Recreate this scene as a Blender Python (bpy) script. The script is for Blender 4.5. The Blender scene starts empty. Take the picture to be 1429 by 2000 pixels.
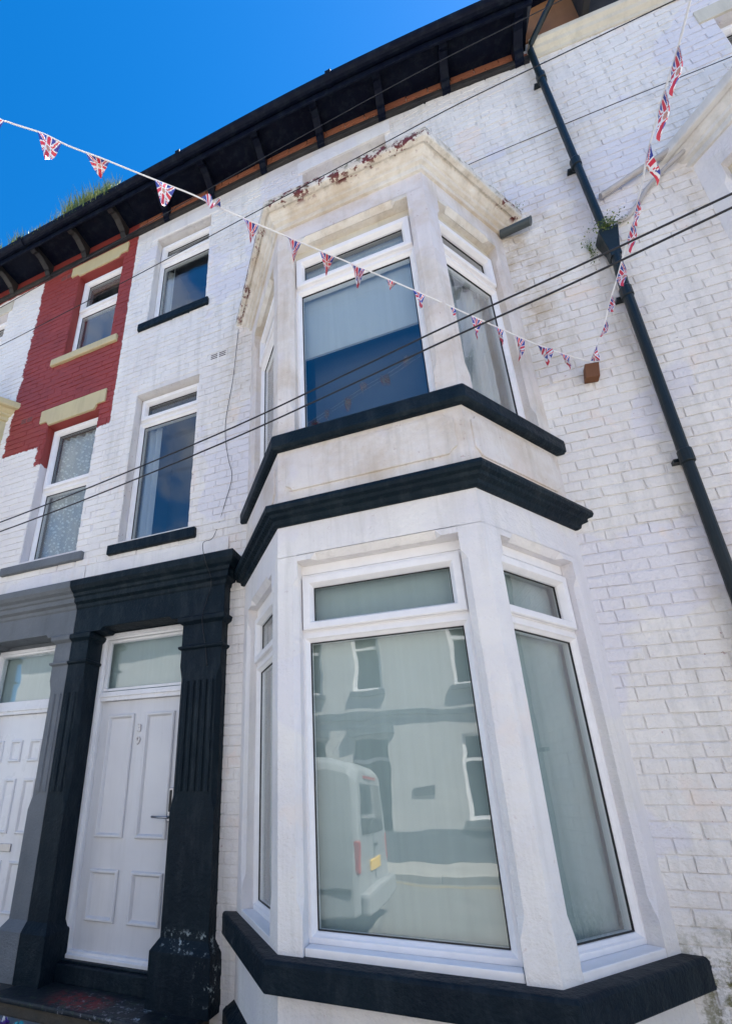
import bpy, math, random
from mathutils import Matrix, Vector
random.seed(7)
rad = math.radians
SC = bpy.context.scene

# ------------------------------------------------------------------ camera
cam_d = bpy.data.cameras.new('camera'); cam = bpy.data.objects.new('camera', cam_d)
SC.collection.objects.link(cam); SC.camera = cam
RIGHT = Vector((0.927090, 0.374839, 0.000365)); DOWN = Vector((-0.133261, 0.330504, -0.934349)); FWD = Vector((-0.350351, 0.866177, 0.356358))
CAMLOC = Vector((0.0, -3.168, 1.6))
m = Matrix((RIGHT, -DOWN, -FWD)).transposed().to_4x4(); m.translation = CAMLOC
cam.matrix_world = m
cam_d.sensor_fit = 'VERTICAL'; cam_d.sensor_height = 36.0; cam_d.sensor_width = 36.0
cam_d.lens = 36.0 * 939.63 / 2000.0
cam_d.shift_x = (714.5 - 541.53) / 2000.0
cam_d.shift_y = (1195.92 - 1000.0) / 2000.0
cam_d.clip_start = 0.05; cam_d.clip_end = 3000

# ------------------------------------------------------------------ sky, sun, exposure
SUN_EL, SUN_AZ = 58.0, 65.0          # azimuth measured from +Y towards +X
w = bpy.data.worlds.new('World'); SC.world = w; w.use_nodes = True
nt = w.node_tree; bg = nt.nodes['Background']
sky = nt.nodes.new('ShaderNodeTexSky'); sky.sky_type = 'NISHITA'; sky.sun_disc = False
sky.sun_elevation = rad(SUN_EL); sky.sun_rotation = rad(SUN_AZ)
sky.altitude = 0; sky.air_density = 1.0; sky.dust_density = 0.15; sky.ozone_density = 5.0
hs = nt.nodes.new('ShaderNodeHueSaturation'); hs.inputs['Saturation'].default_value = 1.34
nt.links.new(sky.outputs[0], hs.inputs['Color']); 
# scattered cloud over the far side of the street (it shows mirrored in the first-floor windows)
tc = nt.nodes.new('ShaderNodeTexCoord'); sx = nt.nodes.new('ShaderNodeSeparateXYZ'); nt.links.new(tc.outputs['Generated'], sx.inputs[0])
cn = nt.nodes.new('ShaderNodeTexNoise'); cn.inputs['Scale'].default_value = 3.2; cn.inputs['Detail'].default_value = 8; cn.inputs['Roughness'].default_value = .58
nt.links.new(tc.outputs['Generated'], cn.inputs['Vector'])
cr = nt.nodes.new('ShaderNodeMapRange'); cr.inputs[1].default_value = .49; cr.inputs[2].default_value = .68; nt.links.new(cn.outputs['Fac'], cr.inputs[0])
cy = nt.nodes.new('ShaderNodeMapRange'); cy.inputs[1].default_value = -.05; cy.inputs[2].default_value = -.45; nt.links.new(sx.outputs[1], cy.inputs[0])
cm = nt.nodes.new('ShaderNodeMath'); cm.operation = 'MULTIPLY'; nt.links.new(cr.outputs[0], cm.inputs[0]); nt.links.new(cy.outputs[0], cm.inputs[1])
cx = nt.nodes.new('ShaderNodeMix'); cx.data_type = 'RGBA'; nt.links.new(cm.outputs[0], cx.inputs[0]); nt.links.new(hs.outputs[0], cx.inputs[6]); cx.inputs[7].default_value = (3.3, 3.35, 3.5, 1)
nt.links.new(cx.outputs[2], bg.inputs[0]); bg.inputs[1].default_value = 0.045
sl = bpy.data.lights.new('sun', 'SUN'); sl.energy = 5.0; sl.angle = rad(0.53); sl.color = (1.0, 0.95, 0.87)
so = bpy.data.objects.new('sun', sl); SC.collection.objects.link(so)
sd = Vector((math.sin(rad(SUN_AZ))*math.cos(rad(SUN_EL)), math.cos(rad(SUN_AZ))*math.cos(rad(SUN_EL)), math.sin(rad(SUN_EL))))
so.rotation_euler = sd.to_track_quat('Z', 'Y').to_euler(); so.location = (0, 0, 30)
SC.view_settings.view_transform = 'Standard'; SC.view_settings.look = 'None'
SC.view_settings.gamma = 1.0; SC.view_settings.use_curve_mapping = False
SC.view_settings.exposure = 2.6
SC.render.engine = 'CYCLES'
SC.cycles.max_bounces = 8; SC.cycles.transparent_max_bounces = 12

# ------------------------------------------------------------------ materials
def new_mat(name):
    m = bpy.data.materials.new(name); m.use_nodes = True
    return m, m.node_tree, m.node_tree.nodes['Principled BSDF']
def N(nt, t, **k):
    n = nt.nodes.new(t)
    for a, b in k.items():
        if a in n.inputs.keys(): n.inputs[a].default_value = b
        else: setattr(n, a, b)
    return n
def pos(nt, sx=1, sy=1, sz=1):
    g = N(nt, 'ShaderNodeNewGeometry'); mp = N(nt, 'ShaderNodeMapping')
    mp.inputs['Scale'].default_value = (sx, sy, sz)
    nt.links.new(g.outputs['Position'], mp.inputs[0]); return mp.outputs[0]
def noise(nt, vec, scale, detail=4, rough=.55):
    n = N(nt, 'ShaderNodeTexNoise'); n.inputs['Scale'].default_value = scale
    n.inputs['Detail'].default_value = detail; n.inputs['Roughness'].default_value = rough
    nt.links.new(vec, n.inputs['Vector']); return n.outputs['Fac']
def ramp(nt, fac, a, b, ca=(0, 0, 0, 1), cb=(1, 1, 1, 1)):
    r = N(nt, 'ShaderNodeValToRGB'); r.color_ramp.elements[0].position = a; r.color_ramp.elements[1].position = b
    r.color_ramp.elements[0].color = ca; r.color_ramp.elements[1].color = cb
    nt.links.new(fac, r.inputs[0]); return r.outputs[0]
def mix(nt, fac, a, b, mode='MIX'):
    x = N(nt, 'ShaderNodeMix'); x.data_type = 'RGBA'; x.blend_type = mode
    for sock, v in ((x.inputs[0], fac), (x.inputs[6], a), (x.inputs[7], b)):
        if isinstance(v, (int, float)): sock.default_value = v
        elif isinstance(v, tuple): sock.default_value = v if len(v) == 4 else (*v, 1)
        else: nt.links.new(v, sock)
    return x.outputs[2]
def mth(nt, op, a, b=0.0, c=0.0):
    x = N(nt, 'ShaderNodeMath'); x.operation = op
    for i, v in enumerate((a, b, c)):
        if isinstance(v, (int, float)): x.inputs[i].default_value = v
        else: nt.links.new(v, x.inputs[i])
    return x.outputs[0]
def xyz(nt):
    g = N(nt, 'ShaderNodeNewGeometry'); s = N(nt, 'ShaderNodeSeparateXYZ')
    nt.links.new(g.outputs['Position'], s.inputs[0]); return s.outputs
def bump(nt, bsdf, h, strength=.4, dist=.01):
    b = N(nt, 'ShaderNodeBump'); b.inputs['Strength'].default_value = strength; b.inputs['Distance'].default_value = dist
    nt.links.new(h, b.inputs['Height']); nt.links.new(b.outputs[0], bsdf.inputs['Normal'])
def step01(nt, v, e, wd=.01, up=True):
    """0..1 over the edge e (+-wd)"""
    x = N(nt, 'ShaderNodeMapRange'); x.clamp = True
    x.inputs[1].default_value = e - wd; x.inputs[2].default_value = e + wd
    x.inputs[3].default_value = 0 if up else 1; x.inputs[4].default_value = 1 if up else 0
    nt.links.new(v, x.inputs[0]); return x.outputs[0]

def paint_mat(name, col, col2, rough=.6, grime=.5, bscale=60, bstr=.35, bdist=.004, tan=0.0, flake=0.0, flake_z=None, mould=None, peel=None, spec=None, patch=None, stains=(), dust=None):
    m, nt, b = new_mat(name)
    if spec is not None: b.inputs['Specular IOR Level'].default_value = spec
    p = pos(nt); ps = pos(nt, 9, 9, .8)
    c = mix(nt, ramp(nt, noise(nt, p, 2.3, 6), .35, .7), col, col2)
    g = ramp(nt, noise(nt, ps, 1.4, 6, .65), .5, .78)                 # vertical run-off streaks
    c = mix(nt, mth(nt, 'MULTIPLY', g, grime), c, tuple(v*.62 for v in col[:2]) + (col[2]*.6,))
    sp = ramp(nt, noise(nt, p, 38, 3, .7), .70, .76)                  # specks
    c = mix(nt, mth(nt, 'MULTIPLY', sp, grime*.7), c, tuple(v*.45 for v in col))
    if dust:
        du = ramp(nt, noise(nt, pos(nt, 6, 6, 1.6), 2.2, 7, .7), .48, .74)
        c = mix(nt, mth(nt, 'MULTIPLY', du, dust), c, (.040, .052, .060))
        du = ramp(nt, noise(nt, p, 24, 6, .75), .66, .70)
        c = mix(nt, mth(nt, 'MULTIPLY', du, dust*.8), c, (.09, .10, .105))
    if patch:
        pt = mth(nt, 'MULTIPLY', ramp(nt, noise(nt, p, .9, 3, .5), .56, .575), patch)
        c = mix(nt, pt, c, (col[0]*.86, col[1]*.87, col[2]*.98))
        pt = mth(nt, 'MULTIPLY', ramp(nt, noise(nt, pos(nt, 1.3, 1, 1), 1.7, 4, .6), .60, .66), patch)
        c = mix(nt, pt, c, (col[0]*.98, col[1]*.90, col[2]*.86))
    for sx0, sx1, sz0, sz1, amt in stains:
        X_, Y_, Z_ = xyz(nt)
        k = mth(nt, 'MULTIPLY', mth(nt, 'MULTIPLY', step01(nt, X_, sx0, .09), step01(nt, X_, sx1, .14, False)), mth(nt, 'MULTIPLY', step01(nt, Z_, sz0, .35), step01(nt, Z_, sz1, .25, False)))
        k = mth(nt, 'MULTIPLY', k, ramp(nt, noise(nt, p, 5, 7, .7), .40, .62))
        c = mix(nt, mth(nt, 'MULTIPLY', k, amt), c, (.46, .36, .24))
    if tan:
        t = ramp(nt, noise(nt, p, 3.1, 7, .68), .42, .66)
        c = mix(nt, mth(nt, 'MULTIPLY', t, tan), c, (.48, .36, .235))
    if flake:
        f = ramp(nt, noise(nt, p, 13, 6, .7), .60 - .06*flake, .615 - .06*flake)
        if flake_z:
            z = xyz(nt)[2]
            f = mth(nt, 'MULTIPLY', f, mth(nt, 'MULTIPLY', step01(nt, z, flake_z[0], .02), step01(nt, z, flake_z[1], .02, False)))
            f = mth(nt, 'MULTIPLY', f, ramp(nt, noise(nt, p, 1.7, 2), .42, .46))
        c = mix(nt, f, c, (.13, .02, .022))
        gr = ramp(nt, noise(nt, p, 21, 6, .7), .52, .62)
        if flake_z:
            gr = mth(nt, 'MULTIPLY', gr, step01(nt, z, flake_z[0]+.03, .04))
            c = mix(nt, mth(nt, 'MULTIPLY', gr, .75), c, (.09, .09, .03))
    if mould:
        x, y, z = xyz(nt)
        mk = mth(nt, 'MULTIPLY', mth(nt, 'MULTIPLY', step01(nt, x, .7, .2), step01(nt, z, mould, .14, False)), ramp(nt, noise(nt, p, 9, 7, .75), .47, .56))
        c = mix(nt, mk, c, (.17, .16, .06))
        mk2 = mth(nt, 'MULTIPLY', mth(nt, 'MULTIPLY', step01(nt, x, .95, .2), step01(nt, z, mould-.04, .12, False)), ramp(nt, noise(nt, p, 17, 7, .75), .50, .54))
        c = mix(nt, mk2, c, (.05, .055, .03))
    if peel:
        pk = ramp(nt, noise(nt, p, 27, 5, .7), .66, .68)
        c = mix(nt, mth(nt, 'MULTIPLY', pk, peel), c, (.30, .12, .11))
    nt.links.new(c, b.inputs['Base Color'])
    r = mth(nt, 'ADD', mth(nt, 'MULTIPLY', noise(nt, p, 6, 4), .3), rough - .15)
    nt.links.new(r, b.inputs['Roughness'])
    h = mth(nt, 'ADD', noise(nt, p, bscale, 5, .6), mth(nt, 'MULTIPLY', noise(nt, p, bscale*.28, 3), 1.3))
    bump(nt, b, h, bstr, bdist)
    return m

WHITE = (.85, .815, .785); WHITE2 = (.76, .72, .705)
M = {}
M['white_brick'] = paint_mat('white_masonry_paint', WHITE, WHITE2, .55, .7, 42, 1.0, .010, mould=.98, peel=.5, patch=.75, stains=((.70, 1.02, 4.5, 6.1, .75), (.70, 1.25, 5.7, 6.3, .4), (-1.85, -1.55, 5.0, 6.1, .45), (-1.3, .4, 8.2, 8.5, .3), (1.9, 2.2, 5.3, 6.2, .4), (1.25, 1.48, 4.2, 8.3, .35), (1.25, 1.55, .5, 3.2, .35)))
M['joint'] = paint_mat('painted_mortar', (.78, .75, .73), (.66, .62, .61), .7, .6, 60, .8, .008, mould=1.0, peel=1.0, patch=.6, stains=((.70, 1.02, 4.5, 6.1, .75), (.70, 1.25, 5.7, 6.3, .4), (-1.85, -1.55, 5.0, 6.1, .45), (-1.3, .4, 8.2, 8.5, .3), (1.9, 2.2, 5.3, 6.2, .4), (1.25, 1.48, 4.2, 8.3, .35), (1.25, 1.55, .5, 3.2, .35)))
M['stucco'] = paint_mat('white_painted_render', WHITE, (.73, .70, .72), .55, .5, 62, .8, .008, peel=.2, patch=.5)
M['stucco_old'] = paint_mat('stained_white_render', (.78, .73, .69), (.69, .63, .61), .6, .75, 55, .7, .008, tan=.48, peel=.45, patch=.5)
M['stone_old'] = paint_mat('weathered_cream_stone', (.78, .745, .69), (.66, .61, .54), .7, .9, 50, .8, .008, tan=.58, flake=1.05, flake_z=(6.11, 6.30))
M['stone_grey'] = paint_mat('weathered_pale_stone', (.72, .70, .68), (.62, .60, .58), .7, .7, 60, .6, .006, tan=.2)
M['dark'] = paint_mat('dark_slate_gloss_paint', (.0022, .0085, .0165), (.004, .013, .021), .52, .25, 50, .9, .007, spec=.16, dust=.45)
M['darkstep'] = paint_mat('worn_dark_step_paint', (.006, .010, .015), (.014, .02, .026), .55, .4, 40, .7, .006)
M['grey'] = paint_mat('mid_grey_masonry_paint', (.115, .13, .15), (.155, .17, .19), .6, .4, 90, .9, .007)
M['red'] = paint_mat('brick_red_masonry_paint', (.30, .044, .036), (.24, .036, .032), .6, .3, 50, .35, .005)
M['cream'] = paint_mat('cream_yellow_paint', (.58, .49, .28), (.52, .43, .26), .6, .5, 50, .4, .005)
M['creamw'] = paint_mat('off_white_cream_paint', (.66, .62, .52), (.56, .50, .41), .6, .6, 50, .4, .005)
M['orange'] = paint_mat('bare_orange_brick', (.36, .13, .065), (.26, .085, .05), .85, .8, 50, .6, .006)
M['timber'] = paint_mat('black_painted_timber', (.0015, .003, .012), (.003, .006, .017), .55, .3, 30, .5, .004, spec=.12, dust=.3)
M['pealt'] = paint_mat('peeling_dark_timber', (.008, .009, .014), (.04, .035, .032), .7, .6, 30, .6, .004)
M['door'] = paint_mat('pale_grey_door_paint', (.66, .66, .68), (.60, .60, .63), .35, .30, 40, .12, .002)
M['doorw'] = paint_mat('white_door_paint', (.78, .78, .80), (.72, .72, .75), .3, .25, 40, .08, .002)
M['board'] = paint_mat('raw_brown_board', (.30, .14, .06), (.22, .095, .045), .8, .6, 20, .4, .004)
M['pipe'] = paint_mat('dark_green_cast_iron_paint', (.004, .010, .013), (.008, .016, .019), .4, .5, 45, .4, .004, spec=.4)
M['greypipe'] = paint_mat('grey_plastic', (.05, .065, .07), (.07, .08, .085), .4, .3, 30, .2, .002)
M['whitepipe'] = paint_mat('painted_pipe', (.50, .47, .46), (.38, .35, .34), .5, .8, 40, .4, .003)
M['slate'] = paint_mat('roof_slate', (.06, .06, .07), (.09, .09, .10), .7, .5, 20, .5, .006)
M['stone'] = paint_mat('concrete_paving', (.28, .27, .25), (.22, .21, .20), .85, .7, 40, .6, .006)
M['asphalt'] = paint_mat('asphalt', (.13, .128, .12), (.17, .165, .158), .85, .3, 120, .8, .006)
M['kerb'] = paint_mat('kerb_granite', (.30, .29, .27), (.25, .24, .23), .8, .5, 60, .5, .005)
M['yellow'] = paint_mat('yellow_road_paint', (.32, .24, .07), (.26, .20, .08), .7, .5, 60, .4, .003)
M['rubble'] = paint_mat('riser_stone', (.10, .08, .06), (.05, .05, .045), .85, .8, 30, .9, .01)
M['oppwall'] = paint_mat('opposite_white_render', (.55, .54, .53), (.49, .48, .47), .6, .3, 40, .3, .004)

def wear(m, boxes):
    nt = m.node_tree; b = nt.nodes['Principled BSDF']; old = b.inputs['Base Color'].links[0].from_socket; p = pos(nt)
    for (x0, x1, y0, y1, z0, z1, col, sc_, th) in boxes:
        X_, Y_, Z_ = xyz(nt)
        k = mth(nt, 'MULTIPLY', mth(nt, 'MULTIPLY', step01(nt, X_, x0, .06), step01(nt, X_, x1, .06, False)), mth(nt, 'MULTIPLY', step01(nt, Z_, z0, .02), step01(nt, Z_, z1, .02, False)))
        k = mth(nt, 'MULTIPLY', k, mth(nt, 'MULTIPLY', step01(nt, Y_, y0, .03), step01(nt, Y_, y1, .03, False)))
        k = mth(nt, 'MULTIPLY', k, ramp(nt, noise(nt, p, sc_, 8, .75), th, th+.04))
        old = mix(nt, k, old, col)
    nt.links.new(old, b.inputs['Base Color'])
wear(M['darkstep'], [(-2.75, -2.35, -.30, -.08, .3, .45, (.16, .008, .012), 14, .46), (-2.65, -2.1, -.36, -.05, .3, .45, (.22, .22, .25), 26, .56), (-2.2, -1.9, -.3, -.1, .3, .45, (.4, .45, .5), 12, .56), (-3.1, -1.8, -.4, .1, .3, .45, (.03, .05, .03), 18, .55)])
wear(M['dark'], [(-2.0, -1.6, -.2, .1, .70, .80, (.30, .36, .38), 22, .55), (-2.2, -1.6, -.2, .1, .3, .68, (.14, .11, .11), 40, .70), (-1.72, -1.6, -.2, .0, .45, .65, (.35, .4, .4), 14, .58), (-3.3, -2.9, -.2, .1, .3, .7, (.2, .2, .2), 40, .70), (-1.6, -1.3, -.8, 0, .75, .92, (.10, .11, .12), 8, .58)])

def simple(name, col, rough=.5, metal=0, spec=None):
    m, nt, b = new_mat(name); b.inputs['Base Color'].default_value = (*col, 1)
    b.inputs['Roughness'].default_value = rough; b.inputs['Metallic'].default_value = metal
    n = noise(nt, pos(nt), 14, 4); c = mix(nt, n, tuple(v*.9 for v in col), tuple(min(1, v*1.08) for v in col))
    nt.links.new(c, b.inputs['Base Color']); return m
M['upvc'] = simple('white_upvc', (.86, .84, .85), .28)
M['gasket'] = simple('black_rubber_gasket', (.012, .012, .014), .6)
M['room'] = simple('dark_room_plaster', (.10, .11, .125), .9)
M['cable'] = simple('black_cable_sheath', (.012, .012, .016), .5)
M['chrome'] = simple('brushed_chrome', (.38, .38, .41), .35, 1)
M['string'] = simple('white_ribbon', (.85, .85, .87), .5)
M['fwhite'] = simple('bunting_white', (.80, .80, .84), .4)
M['fred'] = simple('bunting_red', (.62, .035, .07), .4)
M['fblue'] = simple('bunting_blue', (.03, .05, .32), .4)
M['gold'] = simple('bunting_crest', (.55, .28, .22), .4)
M['rust'] = simple('rusty_brown_wood', (.16, .065, .028), .8)
M['leaf'] = simple('weed_green', (.05, .10, .018), .6)
M['straw'] = simple('straw_grass', (.20, .23, .06), .7)
M['vanwhite'] = simple('van_white_paint', (.27, .285, .30), .2)
M['vanglass'] = simple('van_dark_glass', (.02, .025, .03), .05)
M['tyre'] = simple('tyre_rubber', (.02, .02, .02), .8)
M['lampred'] = simple('tail_light_red', (.35, .01, .01), .2)
M['plate'] = simple('yellow_number_plate', (.75, .48, .03), .4)
M['teal'] = simple('teal_wrapper', (.02, .30, .35), .3)
M['purple'] = simple('purple_wrapper', (.10, .03, .25), .3)
M['paper'] = simple('white_paper', (.7, .7, .72), .6)
M['slotdark'] = simple('vent_slot_dark', (.10, .07, .07), .9)

def glass_mat(name, tint=(.91, .94, .945)):
    m = bpy.data.materials.new(name); m.use_nodes = True; nt = m.node_tree; nt.nodes.clear()
    o = N(nt, 'ShaderNodeOutputMaterial'); mx = N(nt, 'ShaderNodeMixShader')
    t = N(nt, 'ShaderNodeBsdfTransparent'); t.inputs[0].default_value = (*tint, 1)
    g = N(nt, 'ShaderNodeBsdfGlossy'); g.inputs['Roughness'].default_value = 0.0
    g.inputs[0].default_value = (1, 1, 1, 1)
    geo = N(nt, 'ShaderNodeNewGeometry')
    ior = mth(nt, 'ADD', mth(nt, 'MULTIPLY', geo.outputs['Backfacing'], 1/1.55 - 1.55), 1.55)
    f = N(nt, 'ShaderNodeFresnel'); nt.links.new(ior, f.inputs['IOR'])
    # wavy old glass / slight pane bow
    b = N(nt, 'ShaderNodeBump'); b.inputs['Strength'].default_value = .10; b.inputs['Distance'].default_value = .02
    nt.links.new(noise(nt, pos(nt), 2.2, 2), b.inputs['Height']); nt.links.new(b.outputs[0], g.inputs['Normal'])
    nt.links.new(mth(nt, 'MULTIPLY', f.outputs[0], 1.4), mx.inputs[0])
    nt.links.new(t.outputs[0], mx.inputs[1]); nt.links.new(g.outputs[0], mx.inputs[2]); nt.links.new(mx.outputs[0], o.inputs[0])
    return m
M['glass'] = glass_mat('window_glass')
def cloth(name, col, lace=False):
    m, nt, b = new_mat(name); b.inputs['Roughness'].default_value = .9
    p = pos(nt, 30, 30, 1.2)
    c = mix(nt, noise(nt, p, 1.0, 2), tuple(v*.8 for v in col), col)
    if lace:
        v = N(nt, 'ShaderNodeTexVoronoi'); v.inputs['Scale'].default_value = 26; nt.links.new(pos(nt), v.inputs['Vector'])
        c = mix(nt, ramp(nt, v.outputs['Distance'], .25, .4), tuple(min(1, q*1.5) for q in col), c)
    nt.links.new(c, b.inputs['Base Color']); return m
M['blind'] = cloth('roller_blind_fabric', (.66, .68, .66))
M['blindlow'] = cloth('frosted_blind_fabric', (.46, .535, .515))
M['net'] = cloth('net_curtain', (.55, .56, .57))
M['lace'] = cloth('lace_curtain', (.34, .39, .42), True)

# main-wall paint with the red patch on the neighbour: ragged, hand painted edges
def mixed_wall(name, joint=False):
    m, nt, b = new_mat(name); x, y, z = xyz(nt); p = pos(nt)
    rag = mth(nt, 'MULTIPLY', mth(nt, 'SUBTRACT', noise(nt, p, 9, 5, .7), .5), .22)
    ragf = mth(nt, 'MULTIPLY', mth(nt, 'SUBTRACT', noise(nt, p, 11, 5, .7), .5), .05)
    xr = mth(nt, 'ADD', x, ragf); xl = mth(nt, 'ADD', x, rag); zz = mth(nt, 'ADD', z, mth(nt, 'MULTIPLY', rag, .5))
    mask = mth(nt, 'MULTIPLY', step01(nt, xl, -4.86, .004), step01(nt, xr, -3.25, .004, False))
    mask = mth(nt, 'MULTIPLY', mask, step01(nt, zz, 5.39, .004))
    rv = mth(nt, 'MULTIPLY', step01(nt, xl, -4.27, .004), step01(nt, xr, -4.0, .004, False))
    rv = mth(nt, 'MULTIPLY', rv, step01(nt, zz, 5.12, .004))
    mask = mth(nt, 'MAXIMUM', mask, rv)
    mask = mth(nt, 'MAXIMUM', mask, mth(nt, 'MULTIPLY', step01(nt, zz, 8.47, .004), step01(nt, xr, -3.25, .004, False)))
    wc = mix(nt, ramp(nt, noise(nt, p, 2.3, 6), .35, .7), WHITE if not joint else (.74, .71, .72), WHITE2 if not joint else (.62, .58, .60))
    rc = mix(nt, ramp(nt, noise(nt, p, 2.0, 5), .35, .7), (.30, .044, .036), (.24, .036, .032))
    c = mix(nt, mask, wc, rc)
    c = mix(nt, mth(nt, 'MULTIPLY', ramp(nt, noise(nt, p, 30, 3, .7), .68, .74), .35), c, (.2, .16, .15))
    nt.links.new(c, b.inputs['Base Color']); b.inputs['Roughness'].default_value = .6
    h = mth(nt, 'ADD', noise(nt, p, 55, 5, .6), mth(nt, 'MULTIPLY', noise(nt, p, 15, 3), 1.3))
    bump(nt, b, h, .5, .006); return m
M['mixbrick'] = mixed_wall('white_and_red_masonry_paint'); M['mixjoint'] = mixed_wall('white_and_red_painted_mortar', True)

# ------------------------------------------------------------------ mesh helpers
class MB:
    def __init__(s): s.v = []; s.f = []; s.mi = []; s.m = 0
    def add(s, vs, fs):
        o = len(s.v); s.v += [tuple(v) for v in vs]; s.f += [tuple(i + o for i in f) for f in fs]; s.mi += [s.m]*len(fs)
    def box(s, x0, x1, y0, y1, z0, z1, T=None):
        vs = [Vector(p) for p in ((x0, y0, z0), (x1, y0, z0), (x1, y1, z0), (x0, y1, z0), (x0, y0, z1), (x1, y0, z1), (x1, y1, z1), (x0, y1, z1))]
        if T: vs = [T @ v for v in vs]
        s.add(vs, [(0, 3, 2, 1), (4, 5, 6, 7), (0, 1, 5, 4), (1, 2, 6, 5), (2, 3, 7, 6), (3, 0, 4, 7)])
    def prism_xz(s, poly, y0, y1, T=None):     # poly in elevation (x,z), anticlockwise seen from -Y
        n = len(poly); vs = [Vector((x, y0, z)) for x, z in poly] + [Vector((x, y1, z)) for x, z in poly]
        if T: vs = [T @ v for v in vs]
        s.add(vs, [tuple(range(n)), tuple(range(2*n-1, n-1, -1))] + [(i, n+i, n+(i+1) % n, (i+1) % n) for i in range(n)])
    def loft(s, levels):                         # levels: [(z, [(x,y)...])] same count
        n = len(levels[0][1]); vs = [(x, y, z) for z, pl in levels for x, y in pl]; fs = []
        for k in range(len(levels)-1):
            for i in range(n): fs.append((k*n+i, k*n+(i+1) % n, (k+1)*n+(i+1) % n, (k+1)*n+i))
        fs.append(tuple(range(n-1, -1, -1))); fs.append(tuple(range((len(levels)-1)*n, len(levels)*n)))
        s.add(vs, fs)
    def rings(s, x0, x1, z0, z1, prof, T=None):  # mitred rectangular frame; prof: (inset, y)
        vs = []; fs = []
        for a, y in prof: vs += [Vector((x0+a, y, z0+a)), Vector((x1-a, y, z0+a)), Vector((x1-a, y, z1-a)), Vector((x0+a, y, z1-a))]
        if T: vs = [T @ v for v in vs]
        for k in range(len(prof)-1):
            for i in range(4): fs.append((k*4+i, k*4+(i+1) % 4, (k+1)*4+(i+1) % 4, (k+1)*4+i))
        s.add(vs, fs)
    def tube(s, pts, r, seg=8, flat=1.0):
        pts = [Vector(p) for p in pts]; vs = []; fs = []
        up = Vector((0, 0, 1))
        for i, p in enumerate(pts):
            t = (pts[min(i+1, len(pts)-1)] - pts[max(i-1, 0)]).normalized()
            a = t.cross(up) if abs(t.z) < .95 else t.cross(Vector((1, 0, 0)))
            a.normalize(); b = t.cross(a).normalized(); rr = r[i] if isinstance(r, (list, tuple)) else r
            for k in range(seg):
                an = 2*math.pi*k/seg; vs.append(p + a*math.cos(an)*rr + b*math.sin(an)*rr*flat)
        for i in range(len(pts)-1):
            for k in range(seg): fs.append((i*seg+k, i*seg+(k+1) % seg, (i+1)*seg+(k+1) % seg, (i+1)*seg+k))
        fs.append(tuple(range(seg-1, -1, -1))); fs.append(tuple(range((len(pts)-1)*seg, len(pts)*seg)))
        s.add(vs, fs)
    def sweep(s, path, prof, closed_prof=True):  # path: list of functions offset->(x,y); prof: (off,z)
        n = len(prof); vs = []; fs = []
        for pf in path:
            for o, z in prof:
                x, y = pf(o)[:2]; vs.append((x, y, z))
        for k in range(len(path)-1):
            for i in range(n if closed_prof else n-1):
                fs.append((k*n+i, (k+1)*n+i, (k+1)*n+(i+1) % n, k*n+(i+1) % n))
        if closed_prof:
            fs.append(tuple(range(n))); fs.append(tuple(range(len(path)*n-1, (len(path)-1)*n-1, -1)))
        s.add(vs, fs)
    def mesh(s, name, mats):
        me = bpy.data.meshes.new(name); me.from_pydata(s.v, [], s.f)
        for m_ in (mats if isinstance(mats, (list, tuple)) else [mats]): me.materials.append(m_)
        if any(s.mi): me.polygons.foreach_set('material_index', s.mi)
        import bmesh
        bm = bmesh.new(); bm.from_mesh(me); bmesh.ops.recalc_face_normals(bm, faces=bm.faces); bm.to_mesh(me); bm.free()
        me.update(); return me
    def build(s, name, mats, parent=None, bevel=0, smooth=False, label=None, kind=None, seg=2):
        me = s.mesh(name, mats); o = bpy.data.objects.new(name, me); SC.collection.objects.link(o)
        if parent is not None:
            o.parent = parent
            if parent.parent is None: o.location = -parent.location
        if bevel:
            b = o.modifiers.new('edge', 'BEVEL'); b.width = bevel; b.segments = seg; b.limit_method = 'ANGLE'; b.angle_limit = rad(30)
        if smooth:
            for p in me.polygons: p.use_smooth = True
        if label: o['label'] = label
        if kind: o['kind'] = kind
        return o
def thing(name, loc, label, cat, group=None):
    o = bpy.data.objects.new(name, None); SC.collection.objects.link(o); o.location = loc
    o.empty_display_size = .1
    o['label'] = label; o['category'] = cat
    if group: o['group'] = group
    return o
def tag(o, label, cat, group=None):
    o['label'] = label; o['category'] = cat
    if group: o['group'] = group
    return o

# ------------------------------------------------------------------ dimensions
GZ = .28                                     # pavement level
WF, WW, BB = .5786, 1.1521, .7258            # bay: half front width, half width at wall, depth
DX = WW - WF; SL = math.hypot(DX, BB)
def bay_pt(xc, i, o=0.0, wall_y=0.0):
    """plan corner i (0 wall left,1 front left,2 front right,3 wall right) of the bay offset outwards by o"""
    X = lambda y: WF + (o*SL + DX*(y + BB))/BB
    if i in (1, 2):
        x = X(-BB - o); return (xc + (x if i == 2 else -x), -BB - o)
    x = X(wall_y); return (xc + (x if i == 3 else -x), wall_y)
def bay_path(xc): return [lambda o, i=i: bay_pt(xc, i, o, .012 if i in (0, 3) else 0) for i in range(4)]
def sag(x): return .037*max(0.0, x + 1.6)**2
def T_front(xc, x0, y=0.0):   # local: x right, y inwards, z up
    return Matrix.Translation((xc + x0, -BB + y, 0))
def T_side(xc, sgn, s0):      # local x runs from front corner towards the wall (right side) / from the wall to the corner (left side)
    u = Vector((DX*sgn, BB, 0))/SL; nin = Vector((-BB*sgn, DX, 0))/SL    # inward normal
    c = Vector((xc + sgn*WF, -BB, 0))
    if sgn > 0: xaxis, org = u, c + u*s0
    else: xaxis, org = -u, c + u*s0
    Mx = Matrix((xaxis, nin, Vector((0, 0, 1)))).transposed().to_4x4(); Mx.translation = org
    return Mx

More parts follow.
